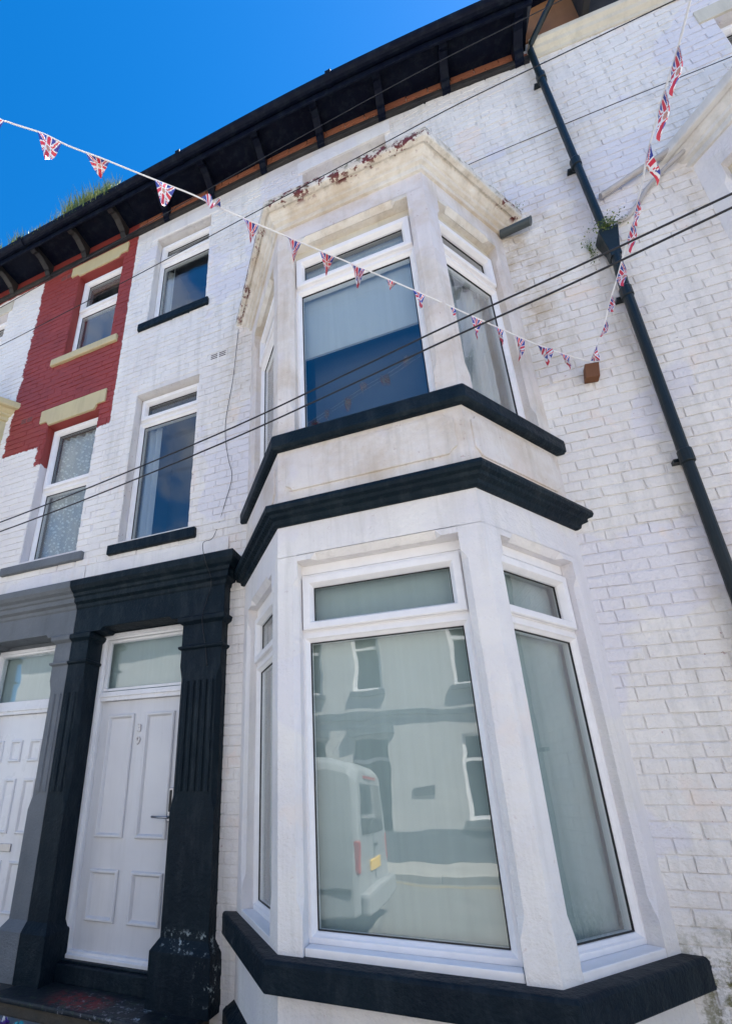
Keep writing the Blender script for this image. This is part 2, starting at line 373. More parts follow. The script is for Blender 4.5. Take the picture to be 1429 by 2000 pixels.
# ------------------------------------------------------------------ window builder (uPVC)
def window(parent, T, wd, z0, z1, tz, name='window', dress=None, dz=None, mullion=None, depth=.07, room=True, bars=True, sash=False, label=None, mid=None):
    """local x 0..wd, y 0 = outer face of frame. tz: bottom of the upper light"""
    f = MB(); fr = .05
    prof = [(0, depth), (0, 0), (.026, -.002), (.032, .008), (fr-.004, .02), (fr, .03), (fr, depth)]
    if tz:
        f.rings(0, wd, z0, tz, prof, T)
        f.box(0, wd, .004, depth-.004, tz, tz+.014, T)
        f.rings(0, wd, tz+.014, z1, [(0, depth), (0, 0), (.03, 0), (.03, depth)], T)
        cas = [(.018, .03), (.018, -.018), (.024, -.023), (.06, -.021), (.068, -.008), (.078, .012), (.078, .04)]
    else:
        f.rings(0, wd, z0, z1, prof, T)
    fo = f.build('window_frame' if not label else 'window_frame', M['upvc'], parent, bevel=.0015, seg=1)
    if label: fo['label'] = label
    panes = [(fr, wd-fr, z0+fr, (tz if tz else z1)-fr)]
    if tz:
        c = MB(); c.rings(0, wd, tz+.002, z1-.004, cas, T)
        c.build('casement', M['upvc'], fo, bevel=.0015, seg=1)
        panes.append((.078, wd-.078, tz+.08, z1-.082))
    for a, b, c_, d in panes:
        g = MB(); g.rings(a-.001, b+.001, c_-.001, d+.001, [(0, .024), (.005, .024), (.005, .034), (0, .034)], T)
        g.build('gasket', M['gasket'], fo)
        q = MB(); q.box(a, b, .028, .046, c_, d, T); q.build('pane', M['glass'], fo)
    if dress:
        kind, x0, x1, za, zb = dress
        q = MB()
        if kind in ('blind', 'blindlow'):
            q.box(x0, x1, .10, .104, za, zb, T); q.box(x0, x1, .095, .112, za-.02, za, T)
        else:
            n = 60; yb = .12; vs = []
            for k in range(n+1):
                x = x0 + (x1-x0)*k/n; y = yb + .018*math.sin(x*62 + 1.3*math.sin(x*9)) + .008*math.sin(x*23)
                vs += [T @ Vector((x, y, za)), T @ Vector((x, y, zb)), T @ Vector((x, y+.003, za)), T @ Vector((x, y+.003, zb))]
            fs = []
            for k in range(n): a = 4*k; fs += [(a, a+4, a+5, a+1), (a+2, a+3, a+7, a+6)]
            q.add(vs, fs)
        q.build('roller_blind' if kind.startswith('blind') else 'net_curtain', M[kind], fo)
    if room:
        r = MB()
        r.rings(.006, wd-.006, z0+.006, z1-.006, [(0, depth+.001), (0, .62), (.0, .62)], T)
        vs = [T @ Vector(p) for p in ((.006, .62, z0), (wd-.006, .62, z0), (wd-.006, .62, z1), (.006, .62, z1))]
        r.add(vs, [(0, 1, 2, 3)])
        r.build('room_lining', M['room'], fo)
    return fo

# ------------------------------------------------------------------ brick walls
CH = .0756; ZJ = 1.102                        # course height, a joint level
def cam_size(x, z):
    d = Vector((x, 0, z)) - CAMLOC; f = d.dot(FWD)
    if f < .3: return -1
    px = 541.53 + 939.63*d.dot(RIGHT)/f; py = 1195.92 + 939.63*d.dot(DOWN)/f
    if not (-40 < px < 1470 and -40 < py < 2040): return -1
    return (939.63/f)**2
def brick_mesh(x0, x1, z0, z1, rnd, T0=(0, 0, 0)):
    """thick painted brick: proud face with a rounded arris"""
    j = lambda a=.0030: rnd.uniform(-a, a)
    y = rnd.uniform(-.0022, .0022)
    ty = [rnd.uniform(-.0012, .0012) for _ in range(4)]
    c = [(x0+j(), z0+j()), (x1+j(), z0+j()), (x1+j(), z1+j()), (x0+j(), z1+j())]
    db, dt = rnd.uniform(.0005, .0025), rnd.uniform(.005, .013); dl, dr = rnd.uniform(.0008, .003), rnd.uniform(.005, .012)
    ins = [(dl, db), (-dr, db), (-dr, -dt), (dl, -dt)]
    o = T0; yj = rnd.choice((.001, .003, .005, .0065))
    vs = [(cx-o[0], .02-o[1], cz-o[2]) for cx, cz in c] + [(cx-o[0], yj-o[1], cz-o[2]) for cx, cz in c] + \
         [(cx+ix-o[0], y+t-o[1], cz+iz-o[2]) for (cx, cz), (ix, iz), t in zip(c, ins, ty)]
    fs = []
    for i in range(4):
        k = (i+1) % 4; fs += [(i, k, 4+k, 4+i), (4+i, 4+k, 8+k, 8+i)]
    fs.append((8, 9, 10, 11))
    return vs, fs
def brick_wall(parent, xa, xb, zb, ztop, holes, mbrick, mjoint, nshow=300, seed=1, occl=None):
    rnd = random.Random(seed)
    xs = sorted({xa, xb} | {h[0] for h in holes if xa < h[0] < xb} | {h[1] for h in holes if xa < h[1] < xb})
    zs = sorted({zb, ztop} | {h[2] for h in holes if zb < h[2] < ztop} | {h[3] for h in holes if zb < h[3] < ztop})
    mb = MB()
    def inside(x, z): return any(h[0] < x < h[1] and h[2] < z < h[3] for h in holes)
    # backing: front at y .007 and the reveals round each hole
    ins = {}
    for i in range(len(xs)-1):
        for k in range(len(zs)-1):
            ins[i, k] = not inside((xs[i]+xs[i+1])/2, (zs[k]+zs[k+1])/2)
    y0, y1 = .0068, .30
    for (i, k), solid in ins.items():
        if not solid: continue
        a, b, c, d = xs[i], xs[i+1], zs[k], zs[k+1]
        mb.add([(a, y0, c), (b, y0, c), (b, y0, d), (a, y0, d)], [(0, 1, 2, 3)])
        mb.add([(a, y1, c), (b, y1, c), (b, y1, d), (a, y1, d)], [(3, 2, 1, 0)])
        for (di, dk, p, q) in ((-1, 0, (a, c), (a, d)), (1, 0, (b, c), (b, d)), (0, -1, (a, c), (b, c)), (0, 1, (a, d), (b, d))):
            if not ins.get((i+di, k+dk), False):
                mb.add([(p[0], y0, p[1]), (q[0], y0, q[1]), (q[0], y1, q[1]), (p[0], y1, p[1])], [(0, 1, 2, 3)])
    wall = mb.build('wall', mjoint, parent)
    bricks = []
    k0 = math.floor((zb - ZJ)/CH)
    for k in range(k0, int((ztop-ZJ)/CH)+1):
        za = ZJ + k*CH + .0022; zt = za + CH - .0044
        if zt > ztop or za < zb: continue
        header = (k % 6 == 2)
        pitch = .1135 if header else .227
        off = (0 if k % 2 else pitch/2) + rnd.uniform(-.012, .012)
        x = xa - off
        while x < xb:
            x0 = x + .0022; x1 = x + pitch - .0022
            if rnd.random() < .10: x1 -= rnd.uniform(0, .02)
            x += pitch
            segs = [(max(x0, xa+.001), min(x1, xb-.001))]
            for h in holes:
                if h[2] < zt-.01 and h[3] > za+.01:
                    ns = []
                    for a, b in segs:
                        if b <= h[0] or a >= h[1]: ns.append((a, b)); continue
                        if a < h[0]: ns.append((a, h[0]-.001))
                        if b > h[1]: ns.append((h[1]+.001, b))
                    segs = ns
            for a, b in segs:
                if b - a > .03: bricks.append((a, b, za, zt))
    sc = []
    for n_, (a, b, c, d) in enumerate(bricks):
        s_ = cam_size((a+b)/2, (c+d)/2)*min(1, (b-a)/.2)
        if occl and occl((a+b)/2, (c+d)/2): s_ = -1
        sc.append((s_, n_))
    sc.sort(reverse=True); pick = {n_ for s_, n_ in sc[:nshow] if s_ > 0}
    # shared meshes for standard stretchers/headers
    shared = {}
    rest = MB()
    for n_, (a, b, c, d) in enumerate(bricks):
        if n_ in pick:
            wd = round(b-a, 3); key = (wd, n_ % 5) if abs(wd-.2226) < .001 or abs(wd-.1091) < .001 else None
            if key is None or key not in shared:
                vs, fs = brick_mesh(a, b, c, d, rnd, (a, 0, c))
                me = bpy.data.meshes.new('brick'); me.from_pydata(vs, [], fs); me.materials.append(mbrick); me.update()
                if key: shared[key] = me
            else: me = shared[key]
            o = bpy.data.objects.new('brick', me); SC.collection.objects.link(o); o.parent = wall
            o.location = (a, 0, c)
        else:
            vs, fs = brick_mesh(a, b, c, d, rnd); rest.add(vs, fs)
    me = bpy.data.meshes.new('brick'); me.from_pydata(rest.v, [], rest.f); me.materials.append(mbrick); me.update()
    o = bpy.data.objects.new('brickwork', me); SC.collection.objects.link(o); o.parent = wall; o['kind'] = 'stuff'
    return wall

# ------------------------------------------------------------------ ground
def structure(mb, name, mat, parent=None, **k):
    o = mb.build(name, mat, parent, **k)
    if parent is None: o['kind'] = 'structure'
    return o
g = MB(); g.box(-400, 400, -400, 400, -.2, .0); structure(g, 'ground', M['stone'])
g = MB(); g.box(-120, 120, -8.0, -2.05, .02, .16); structure(g, 'road', M['asphalt'])
pv = MB(); pv.box(-120, 120, -1.88, .3, .02, .262); pav = structure(pv, 'pavement', M['joint'])
rnd = random.Random(3)
for i in range(-14, 7):
    for k in range(3):
        x = i*.62; y = -1.86 + k*.62; z = rnd.uniform(-.003, .003)
        q = MB(); q.box(x+.005, x+.612, y+.005, y+.612, .262, GZ+z); o = q.build('paving_slab', M['stone'], None, bevel=.006, seg=1); o.parent = pav
for i in range(-10, 6):
    q = MB(); q.box(i*.92+.004, i*.92+.912, -2.05, -1.885, .05, GZ+.004); o = q.build('kerb_stone', M['kerb'], None, bevel=.012); o.parent = pav
pv = MB(); pv.box(-120, 120, -9.9, -8.17, .02, GZ); pav2 = structure(pv, 'pavement', M['stone'])
for i in range(-8, 6):
    q = MB(); q.box(i*.92+.004, i*.92+.912, -8.17, -8.0, .05, GZ+.004); o = q.build('kerb_stone', M['kerb'], None, bevel=.012); o.parent = pav2
q = MB(); q.box(-60, 60, -7.75, -7.65, .16, .166); q.build('yellow_line', M['yellow'], None).parent = pav2

# ------------------------------------------------------------------ the bay window (shared by the three houses)
def bay(house, xc, wallm, sillm, corn, oldm, lintelm, lower=True, dresses=True, string=None):
    string = string or sillm
    pth = bay_path(xc)
    def F(prof, name, mat, bevel=0, lab=None):
        q = MB(); q.sweep(pth, prof); return q.build(name, mat, house, bevel=bevel, label=lab)
    if lower:
        F([(.06, GZ-.02), (.06, .40), (.0, .46), (-.1, .46), (-.1, GZ-.02)], 'bay_plinth', M['dark'] if sillm is M['dark'] else wallm, .004)
        F([(0, .40), (0, .775), (-.16, .775), (-.16, .40)], 'bay_base', wallm)
        F([(.078, .785), (.078, .895), (.070, .912), (-.20, .93), (-.20, .772), (.0, .772)], 'bay_sill', sillm, .007)
        F([(0, 2.952), (0, 3.178), (-.16, 3.178), (-.16, 2.952)], 'bay_frieze', wallm)
        F([(-.05, 3.165), (.012, 3.165), (.028, 3.176), (.034, 3.200), (.060, 3.212), (.066, 3.232), (.088, 3.240), (.096, 3.262), (.092, 3.286), (.02, 3.335), (-.05, 3.335)], 'string_course', string, .003)
    F([(0, 3.30), (0, 3.755), (-.12, 3.755), (-.12, 3.30)], 'bay_apron', oldm)
    F([(-.16, 3.742), (.030, 3.742), (.050, 3.760), (.052, 3.845), (.040, 3.862), (-.16, 3.885)], 'bay_sill', sillm, .006)
    F([(0, 5.812), (0, 6.03), (-.16, 6.03), (-.16, 5.812)], 'bay_frieze', oldm)
    F([(-.05, 5.985), (.022, 5.985), (.026, 6.020), (.016, 6.024), (.018, 6.040), (.046, 6.052), (.050, 6.078), (.062, 6.082), (.082, 6.100), (.094, 6.128), (.108, 6.132), (.108, 6.120), (.142, 6.130), (.147, 6.150), (.147, 6.212), (.134, 6.226), (-.05, 6.262)], 'bay_cornice', corn, .004)
    q = MB(); a = [bay_pt(xc, i, .0, .01) for i in range(4)]; q.loft([(6.255, a), (6.285, a)]); q.build('bay_roof', M['slate'], house)
    fo_, fs0, fs1 = .455, .14, .80
    for z0, z1, zc0, zc1, mat in ([(.905, 2.955, 1.06, 2.76, wallm)] if lower else []) + [(3.872, 5.815, 4.04, 5.60, oldm)]:
        for sgn in (-1, 1):
            # front corner pier
            u = Vector((DX*sgn, BB))/SL; nin = Vector((-BB*sgn, DX))/SL; c = Vector((xc+sgn*WF, -BB))
            def plan(ch, ch2=None):
                a = Vector((xc+sgn*fo_, -BB)); d = c + u*fs0
                sx = Vector((sgn, 0)); sy = Vector((0, 1))
                return [tuple(a + sx*ch), tuple(c), tuple(d - u*ch), tuple(d + nin*ch), tuple(d + nin*.15), tuple(a + sy*.15), tuple(a + sy*ch)]
            q = MB(); q.loft([(z0, plan(.001)), (zc0, plan(.001)), (zc0+.09, plan(.030)), (zc1, plan(.030)), (zc1+.05, plan(.001)), (z1, plan(.001))])
            q.build('bay_pier', mat, house, bevel=.004, seg=1)
            # wall-side pier
            def plan2(ch):
                a = c + u*fs1; e = c + u*(SL+.0); e2 = e + nin*.15
                return [tuple(a + u*ch), tuple(e), (e.x, .05), (e2.x, .05), tuple(a + nin*.15), tuple(a + nin*ch)]
            q = MB(); q.loft([(z0, plan2(.001)), (zc0, plan2(.001)), (zc0+.09, plan2(.026)), (zc1, plan2(.026)), (zc1+.05, plan2(.001)), (z1, plan2(.001))])
            q.build('bay_pier', mat, house, bevel=.004, seg=1)
        # lintels: chamfered arris with square stops
        zl = 2.915 if z0 < 2 else 5.775
        for T, wd in ((T_front(xc, -fo_), 2*fo_), (T_side(xc, 1, fs0), fs1-fs0), (T_side(xc, -1, fs1), fs1-fs0)):
            q = MB(); st = .085
            q.box(0, wd, .038, .149, zl, zl+.041, T)
            for x0, x1, xi in ((0, st, st+.03), (wd-st, wd, wd-st-.03)):
                q.box(x0, x1, .0, .038, zl, zl+.041, T)
                # sloping return of the stop
                a, b = (x1, xi) if xi > x1 else (x0, xi)
                vs = [T @ Vector(p) for p in ((a, 0, zl), (a, .038, zl), (a, 0, zl+.041), (b, .0, zl+.038), (b, .036, zl), (b, .0, zl+.041), (b, .038, zl+.041), (a, .038, zl+.041))]
                q.add(vs, [(0, 1, 4, 3), (0, 3, 5, 2), (3, 4, 6, 5), (0, 2, 7, 1)])
            x0, x1 = st+.03, wd-st-.03
            vs = [T @ Vector(p) for p in ((x0, 0, zl+.038), (x1, 0, zl+.038), (x1, .036, zl), (x0, .036, zl), (x0, 0, zl+.041), (x1, 0, zl+.041), (x1, .038, zl+.041), (x0, .038, zl+.041))]
            q.add(vs, [(0, 1, 2, 3), (0, 4, 5, 1), (2, 3, 7, 6), (4, 7, 6, 5), (0, 3, 7, 4), (1, 5, 6, 2)])
            q.build('bay_lintel', lintelm if z0 > 2 else mat, house)
    # windows
    if lower:
        lo = (.952, 2.855, 2.478)
        for T, wd, dr in ((T_front(xc, -fo_-.012, .09), 2*fo_+.024, 1), (T_side(xc, 1, fs0-.012) @ Matrix.Translation((0, .075, 0)), fs1-fs0+.024, 1),
                          (T_side(xc, -1, fs1+.012) @ Matrix.Translation((0, .075, 0)), fs1-fs0+.024, 1)):
            wdn = window(house, T, wd, lo[0], lo[1], lo[2], dress=('blindlow', .03, wd-.03, 1.0, 2.84), room=False)
            q = MB(); q.box(-.003, wd+.003, -.0, .06, 2.857, 2.93, T); q.build('head_board', M['upvc'], wdn)
            q = MB(); q.prism_xz([(.014, .905), (wd-.014, .905), (wd-.014, .9515), (.014, .9515)], -.075, .05, T); q.build('cill', M['upvc'], wdn, bevel=.004)
    up = (3.90, 5.700, 5.345)
    for T, wd, dr in ((T_front(xc, -fo_-.010, .09), 2*fo_+.020, ('blind', .03, 2*fo_-.010, 4.735, 5.72)),
                      (T_side(xc, 1, fs0-.010) @ Matrix.Translation((0, .075, 0)), fs1-fs0+.020, ('net', .03, .64, 3.95, 5.34)),
                      (T_side(xc, -1, fs1+.010) @ Matrix.Translation((0, .075, 0)), fs1-fs0+.020, ('net', .03, .64, 3.95, 5.34))):
        wdn = window(house, T, wd, up[0], up[1], up[2], dress=dr, room=False)
        q = MB(); q.box(-.003, wd+.003, .0, .06, 5.702, 5.79, T); q.build('head_board', M['creamw'], wdn)
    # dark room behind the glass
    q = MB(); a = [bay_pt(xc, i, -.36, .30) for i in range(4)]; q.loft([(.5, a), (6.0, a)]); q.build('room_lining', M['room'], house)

def panels(house, xc, z0, z1, mat):
    """raised apron panels with notched corners"""
    for T, wd in ((T_front(xc, -WF), 2*WF), (T_side(xc, 1, 0), SL), (T_side(xc, -1, SL), SL)):
        m_ = .055; n_ = .045; x0, x1 = m_, wd-m_
        a = [(x0+n_, z0), (x1-n_, z0), (x1-n_*.8, z0+n_*.5), (x1, z0+n_), (x1, z1-n_), (x1-n_*.8, z1-n_*.5), (x1-n_, z1), (x0+n_, z1), (x0+n_*.8, z1-n_*.5), (x0, z1-n_), (x0, z0+n_), (x0+n_*.8, z0+n_*.5)]
        q = MB(); q.prism_xz(a, -.011, .02, T); q.build('apron_panel', mat, house, bevel=.006)

# ------------------------------------------------------------------ facade windows
def facade_window(house, x0, x1, z0, z1, tz, yrec=.10, **k):
    return window(house, Matrix.Translation((x0, yrec, 0)), x1-x0, z0, z1, tz, **k)
def lintel(house, x0, x1, z0, z1, mat, proud=.0, notch=.0, bevel=.004):
    q = MB()
    w_ = .11; n_ = .035
    poly = [(x0, z0), (x0+w_, z0)] + ([(x0+w_+n_, z0-notch), (x1-w_-n_, z0-notch)] if notch else []) + [(x1-w_, z0), (x1, z0), (x1, z1), (x0, z1)]
    q.prism_xz(poly, -proud, .13); return q.build('lintel', mat, house, bevel=bevel)
def sill(house, x0, x1, z0, z1, mat, out=.045):
    q = MB(); q.prism_xz([(x0, z0), (x1, z0), (x1, z1), (x0, z1)], -out, .12)
    return q.build('window_sill', mat, house, bevel=.010)
def vent(house, x0, z0, mat):
    q = MB(); q.box(x0, x0+.20, -.004, .02, z0, z0+.085); o = q.build('air_brick', mat, house, bevel=.002)
    for i in range(2):
        for k in range(3):
            s_ = MB(); s_.box(x0+.015+i*.095, x0+.09+i*.095, -.0055, .0, z0+.013+k*.024, z0+.024+k*.024); s_.build('vent_slot', M['slotdark'], o)

# ------------------------------------------------------------------ eaves
def eave_strip(house, name, x0, x1, prof, mat, n=14, bevel=0, lab=None):
    q = MB(); xs = [x0 + (x1-x0)*i/n for i in range(n+1)]
    vs = [(x, y, z - sag(x)) for x in xs for y, z in prof]; k = len(prof); fs = []
    for i in range(n):
        for j in range(k): fs.append((i*k+j, (i+1)*k+j, (i+1)*k+(j+1) % k, i*k+(j+1) % k))
    fs += [tuple(range(k)), tuple(range((n+1)*k-1, n*k-1, -1))]
    q.add(vs, fs); o = q.build(name, mat, house, bevel=bevel)
    if lab: o['label'] = lab
    return o
def bracket(house, x, mat):
    s_ = sag(x); w_ = .040
    prof = [(0, 8.49), (-.035, 8.49), (-.045, 8.53), (-.075, 8.565), (-.085, 8.60), (-.14, 8.625), (-.20, 8.655), (-.27, 8.66), (-.30, 8.63), (-.35, 8.63), (-.352, 8.737), (0, 8.737)]
    q = MB(); n = len(prof)
    vs = [(x-w_, y, z-s_) for y, z in prof] + [(x+w_, y, z-s_) for y, z in prof]
    q.add(vs, [tuple(range(n)), tuple(range(2*n-1, n-1, -1))] + [(i, n+i, n+(i+1) % n, (i+1) % n) for i in range(n)])
    q.build('eaves_bracket', mat, house, bevel=.004, seg=1)
def gutter(house, x0, x1, mat):
    prof = []
    for k in range(9):
        a = math.pi*k/8; prof.append((-.425 - .062*math.cos(math.pi-a)*-1, 8.695 - .062*math.sin(a)))
    prof = [(-.425+.062*math.cos(math.pi*k/8+math.pi), 8.70-.062*math.sin(math.pi*k/8)) for k in range(9)]
    inner = [(-.425+.054*math.cos(math.pi*k/8+math.pi), 8.70-.054*math.sin(math.pi*k/8)) for k in range(8, -1, -1)]
    o = eave_strip(house, 'gutter', x0, x1, prof+inner, mat)
    x = x0 + .9
    while x < x1:
        q = MB(); s_ = sag(x)
        pr_ = [(-.425+.071*math.cos(math.pi*k/8+math.pi), 8.702-.071*math.sin(math.pi*k/8)-s_) for k in range(9)]
        q.add([(x-.03, y, z) for y, z in pr_] + [(x+.03, y, z) for y, z in pr_] , [(k, k+1, 10+k, 9+k) for k in range(8)])
        c = q.build('gutter_joint', mat, o); md = c.modifiers.new('t', 'SOLIDIFY'); md.thickness = .008
        x += 1.83
    return o
def roof(house, x0, x1):
    q = MB(); n = 14; vs = []
    for i in range(n+1):
        x = x0 + (x1-x0)*i/n; s_ = sag(x)
        vs += [(x, -.40, 8.77-s_), (x, 4.2, 11.6-s_), (x, 4.2, 11.5-s_), (x, -.40, 8.752-s_)]
    fs = []
    for i in range(n):
        for j in range(4): fs.append((4*i+j, 4*(i+1)+j, 4*(i+1)+(j+1) % 4, 4*i+(j+1) % 4))
    fs += [(0, 1, 2, 3), tuple(4*n+j for j in (3, 2, 1, 0))]
    q.add(vs, fs); return q.build('roof', M['slate'], house)
def back_box(house, x0, x1, mat, z1=8.7):
    q = MB(); q.box(x0+.01, x1-.01, .95, 8.0, GZ, z1-.3); q.build('rear_wall', mat, house)

# ------------------------------------------------------------------ portico
def off_path(pts, ends):
    """offset callables for an open plan path (outward = towards -Y / right hand side)"""
    fns = []
    P2 = [Vector(p) for p in pts]
    nrm = []
    for a, b in zip(P2, P2[1:]):
        d = (b-a).normalized(); nrm.append(Vector((d.y, -d.x)))
    for i, p in enumerate(P2):
        if i == 0: fns.append(lambda o, p=p, n=nrm[0]: tuple(p + n*o))
        elif i == len(P2)-1: fns.append(lambda o, p=p, n=nrm[-1]: tuple(p + n*o))
        else:
            n1, n2 = nrm[i-1], nrm[i]; mm = (n1+n2)/(1+n1.dot(n2)); fns.append(lambda o, p=p, m_=mm: tuple(p + m_*o))
    return fns
CORN = [(-.04, 3.165), (.0, 3.165), (.012, 3.178), (.016, 3.205), (.045, 3.222), (.050, 3.262), (.066, 3.272), (.072, 3.296), (.100, 3.315), (.122, 3.345), (.128, 3.395), (.118, 3.408), (-.04, 3.440)]
def pilaster(house, x0, x1, mat, left_cut=False, right_cut=False, flut=True):
    """x0..x1 shaft; cut sides end flush (the neighbour's half continues there)"""
    yf = -.095; yb = .085; el = 0 if left_cut else 1; er = 0 if right_cut else 1
    def rect(e, yo=0): return [(x0-e*el, yf-yo), (x1+e*er, yf-yo), (x1+e*er, yb), (x0-e*el, yb)]
    c = .03
    def oct_(e, ch):
        return [(x0-e*el+(ch if el else 0), yf), (x1+e*er-(ch if er else 0), yf), (x1+e*er, yf+(ch if er else .0005)), (x1+e*er, yb), (x0-e*el, yb), (x0-e*el, yf+(ch if el else .0005))]
    q = MB()
    def R6(e, yo): return [(x0-e*el, yf-yo), (x1+e*er, yf-yo), (x1+e*er, yf-yo+.001), (x1+e*er, yb), (x0-e*el, yb), (x0-e*el, yf-yo+.001)]
    q.loft([(.385, R6(.045, .045)), (.688, R6(.045, .045)), (.756, R6(0, 0)), (1.50, R6(0, 0)), (1.60, oct_(0, c)), (2.44, oct_(0, c)), (2.53, R6(0, 0)), (2.935, R6(0, 0))])
    o = q.build('pilaster', mat, house, bevel=.005)
    # raised reeds between the flutes
    if flut:
        a0 = x0 + (c+.012 if el else .012); a1 = x1 - (c+.012 if er else .012); n = max(2, int(round((a1-a0)/.055)))
        q = MB(); w_ = (a1-a0)/n
        for i in range(n):
            xa = a0+i*w_; pr_ = [(xa+.006, yf+.002), (xa+.012, yf-.010), (xa+w_*.5, yf-.014), (xa+w_-.012, yf-.010), (xa+w_-.006, yf+.002)]
            q.loft([(1.63, pr_), (2.41, pr_)])
        q.build('reeding', mat, o)
    for zs, e in (((2.655, 2.667, 2.684, 2.695), .022), ((2.862, 2.885, 2.92, 2.934), .036)):
        pts = [(x0, yb), (x0, yf), (x1, yf), (x1, yb)]
        if left_cut: pts = pts[1:]
        if right_cut: pts = pts[:-1]
        pth = off_path(pts, None); q = MB()
        q.sweep(pth, [(-.02, zs[0]), (.0, zs[0]), (e*.9, zs[1]), (e, zs[2]), (e*.4 if e > .03 else 0, zs[3]), (-.02, zs[3])]); q.build('capital_moulding', mat, o, bevel=.003, seg=1)
    return o
def entablature(house, x0, x1, op0, op1, mat, left_cut, right_cut):
    q = MB(); n_ = .028; s0 = op0 + (.11); s1 = op1 - .11
    z0 = 2.935
    q.prism_xz([(x0, z0), (s0, z0), (s0+.03, z0+n_), (s1-.03, z0+n_), (s1, z0), (x1, z0), (x1, 3.18), (x0, 3.18)], -.094, .085)
    q.build('door_frieze', mat, house, bevel=.004)
    pts = [(x0, .012), (x0, -.094), (x1, -.094), (x1, .012)]
    if left_cut: pts = pts[1:]
    if right_cut: pts = pts[:-1]
    q = MB(); q.sweep(off_path(pts, None), CORN); q.build('door_cornice', mat, house, bevel=.003)
def panel_ring(par, x0, x1, z0, z1, y, mat, w_=.034, h=.020):
    q = MB(); q.rings(x0, x1, z0, z1, [(0, y+.002), (0, y-h*.6), (.008, y-h), (w_*.6, y-h), (w_, y-.002), (w_, y+.002)])
    o = q.build('door_panel_moulding', mat, par, bevel=.0015, seg=1); return o

# ================================================================== HOUSE 1 (centre)
H1 = thing('terraced_house', (-.95, 0, GZ), 'white painted brick house in the centre with tall two-storey bay and dark sills', 'house', 'terraced houses of the row')
holes1 = [(-2.92, -2.145, 6.78, 8.22), (-2.92, -2.145, 3.85, 5.655), (-3.02, -2.03, .30, 3.10), (-.98, -.06, 6.55, 8.150), (-1.52, .71, .30, 6.20)]
XC1 = -.4064
brick_wall(H1, -3.25, 1.374, .20, 8.42, holes1, M['white_brick'], M['joint'], 300, 11,
           occl=lambda x, z: (-1.75 < x < .74 and z < 6.2) or (-3.3 < x < -1.7 and z < 3.4))
bay(H1, XC1, M['stucco'], M['dark'], M['stone_old'], M['stucco_old'], M['stone_old'])
panels(H1, XC1, 3.415, 3.70, M['stucco_old'])
# windows on the wall
facade_window(H1, -2.915, -2.15, 6.80, 8.18, 7.86, dress=('net', .02, .16, 6.82, 7.86))
facade_window(H1, -2.915, -2.15, 3.865, 5.65, 5.335, dress=('net', .02, .2, 3.88, 5.33))
facade_window(H1, -.975, -.065, 6.58, 8.14, 7.7, yrec=.12)
lintel(H1, -3.03, -2.06, 8.222, 8.40, M['stucco'], .004, 0)
lintel(H1, -1.03, .0, 8.152, 8.345, M['stucco'], .016, 0)
sill(H1, -3.025, -2.095, 6.630, 6.735, M['dark'], .03)
sill(H1, -3.005, -2.05, 3.715, 3.815, M['dark'], .035)
sill(H1, -1.02, -.02, 6.45, 6.56, M['dark'], .03)
vent(H1, -2.03, 5.765, M['white_brick'])
q = MB(); q.box(-3.245, -1.72, -.012, .02, 3.40, 3.655); q.build('render_band', M['stucco'], H1, bevel=.004)
q = MB(); q.prism_xz([(-2.055, 2.98), (-1.72, 2.98), (-1.72, 3.40), (-2.055, 3.40)], -.002, .10); q.build('render_patch', M['stucco'], H1)
# portico
pilaster(H1, -2.05, -1.70, M['dark'])
pilaster(H1, -3.19, -3.00, M['dark'], left_cut=True)
entablature(H1, -3.19, -1.69, -3.0, -2.05, M['dark'], True, False)
q = MB(); q.box(-3.0, -2.05, .085, .60, 2.958, 3.1); q.box(-3.02, -3.0, .086, .6, .39, 3.0); q.box(-2.05, -2.03, .086, .6, .39, 3.0); q.build('door_reveal', M['dark'], H1)
# door frame, transom light, door
y = .075
df = MB(); prf = [(0, y+.08), (0, y), (.030, y-.003), (.036, y+.012), (.052, y+.014), (.058, y+.05), (.058, y+.08)]
df.rings(-2.998, -2.052, .505, 2.955, prf); df.box(-2.945, -2.105, y+.006, y+.07, 2.352, 2.43); df.box(-2.945, -2.105, y-.006, y+.02, 2.385, 2.41)
dfo = df.build('door_frame', M['doorw'], H1, bevel=.003)
q = MB(); q.box(-2.94, -2.11, y+.035, y+.05, 2.44, 2.895); q.build('fanlight_pane', M['glass'], dfo)
q = MB(); q.rings(-2.941, -2.109, 2.439, 2.896, [(0, y+.02), (.02, y+.02), (.026, y+.034), (.026, y+.05)]); q.build('glazing_bead', M['doorw'], dfo)
q = MB(); q.box(-2.99, -2.06, y+.45, y+.46, .5, 2.95); q.box(-3.0, -2.06, y+.10, y+.104, 2.38, 3.06); q.build('hall_curtain', M['blindlow'], dfo)
dy = y + .04
dr = MB(); dr.box(-2.938, -2.112, dy, dy+.045, .512, 2.350); dro = dr.build('door', M['door'], H1, bevel=.002)
for x0, x1, z0, z1 in ((-2.855, -2.590, 1.30, 2.235), (-2.475, -2.200, 1.30, 2.235), (-2.855, -2.590, .745, 1.085), (-2.475, -2.200, .745, 1.085)):
    panel_ring(dro, x0, x1, z0, z1, dy, M['door'])
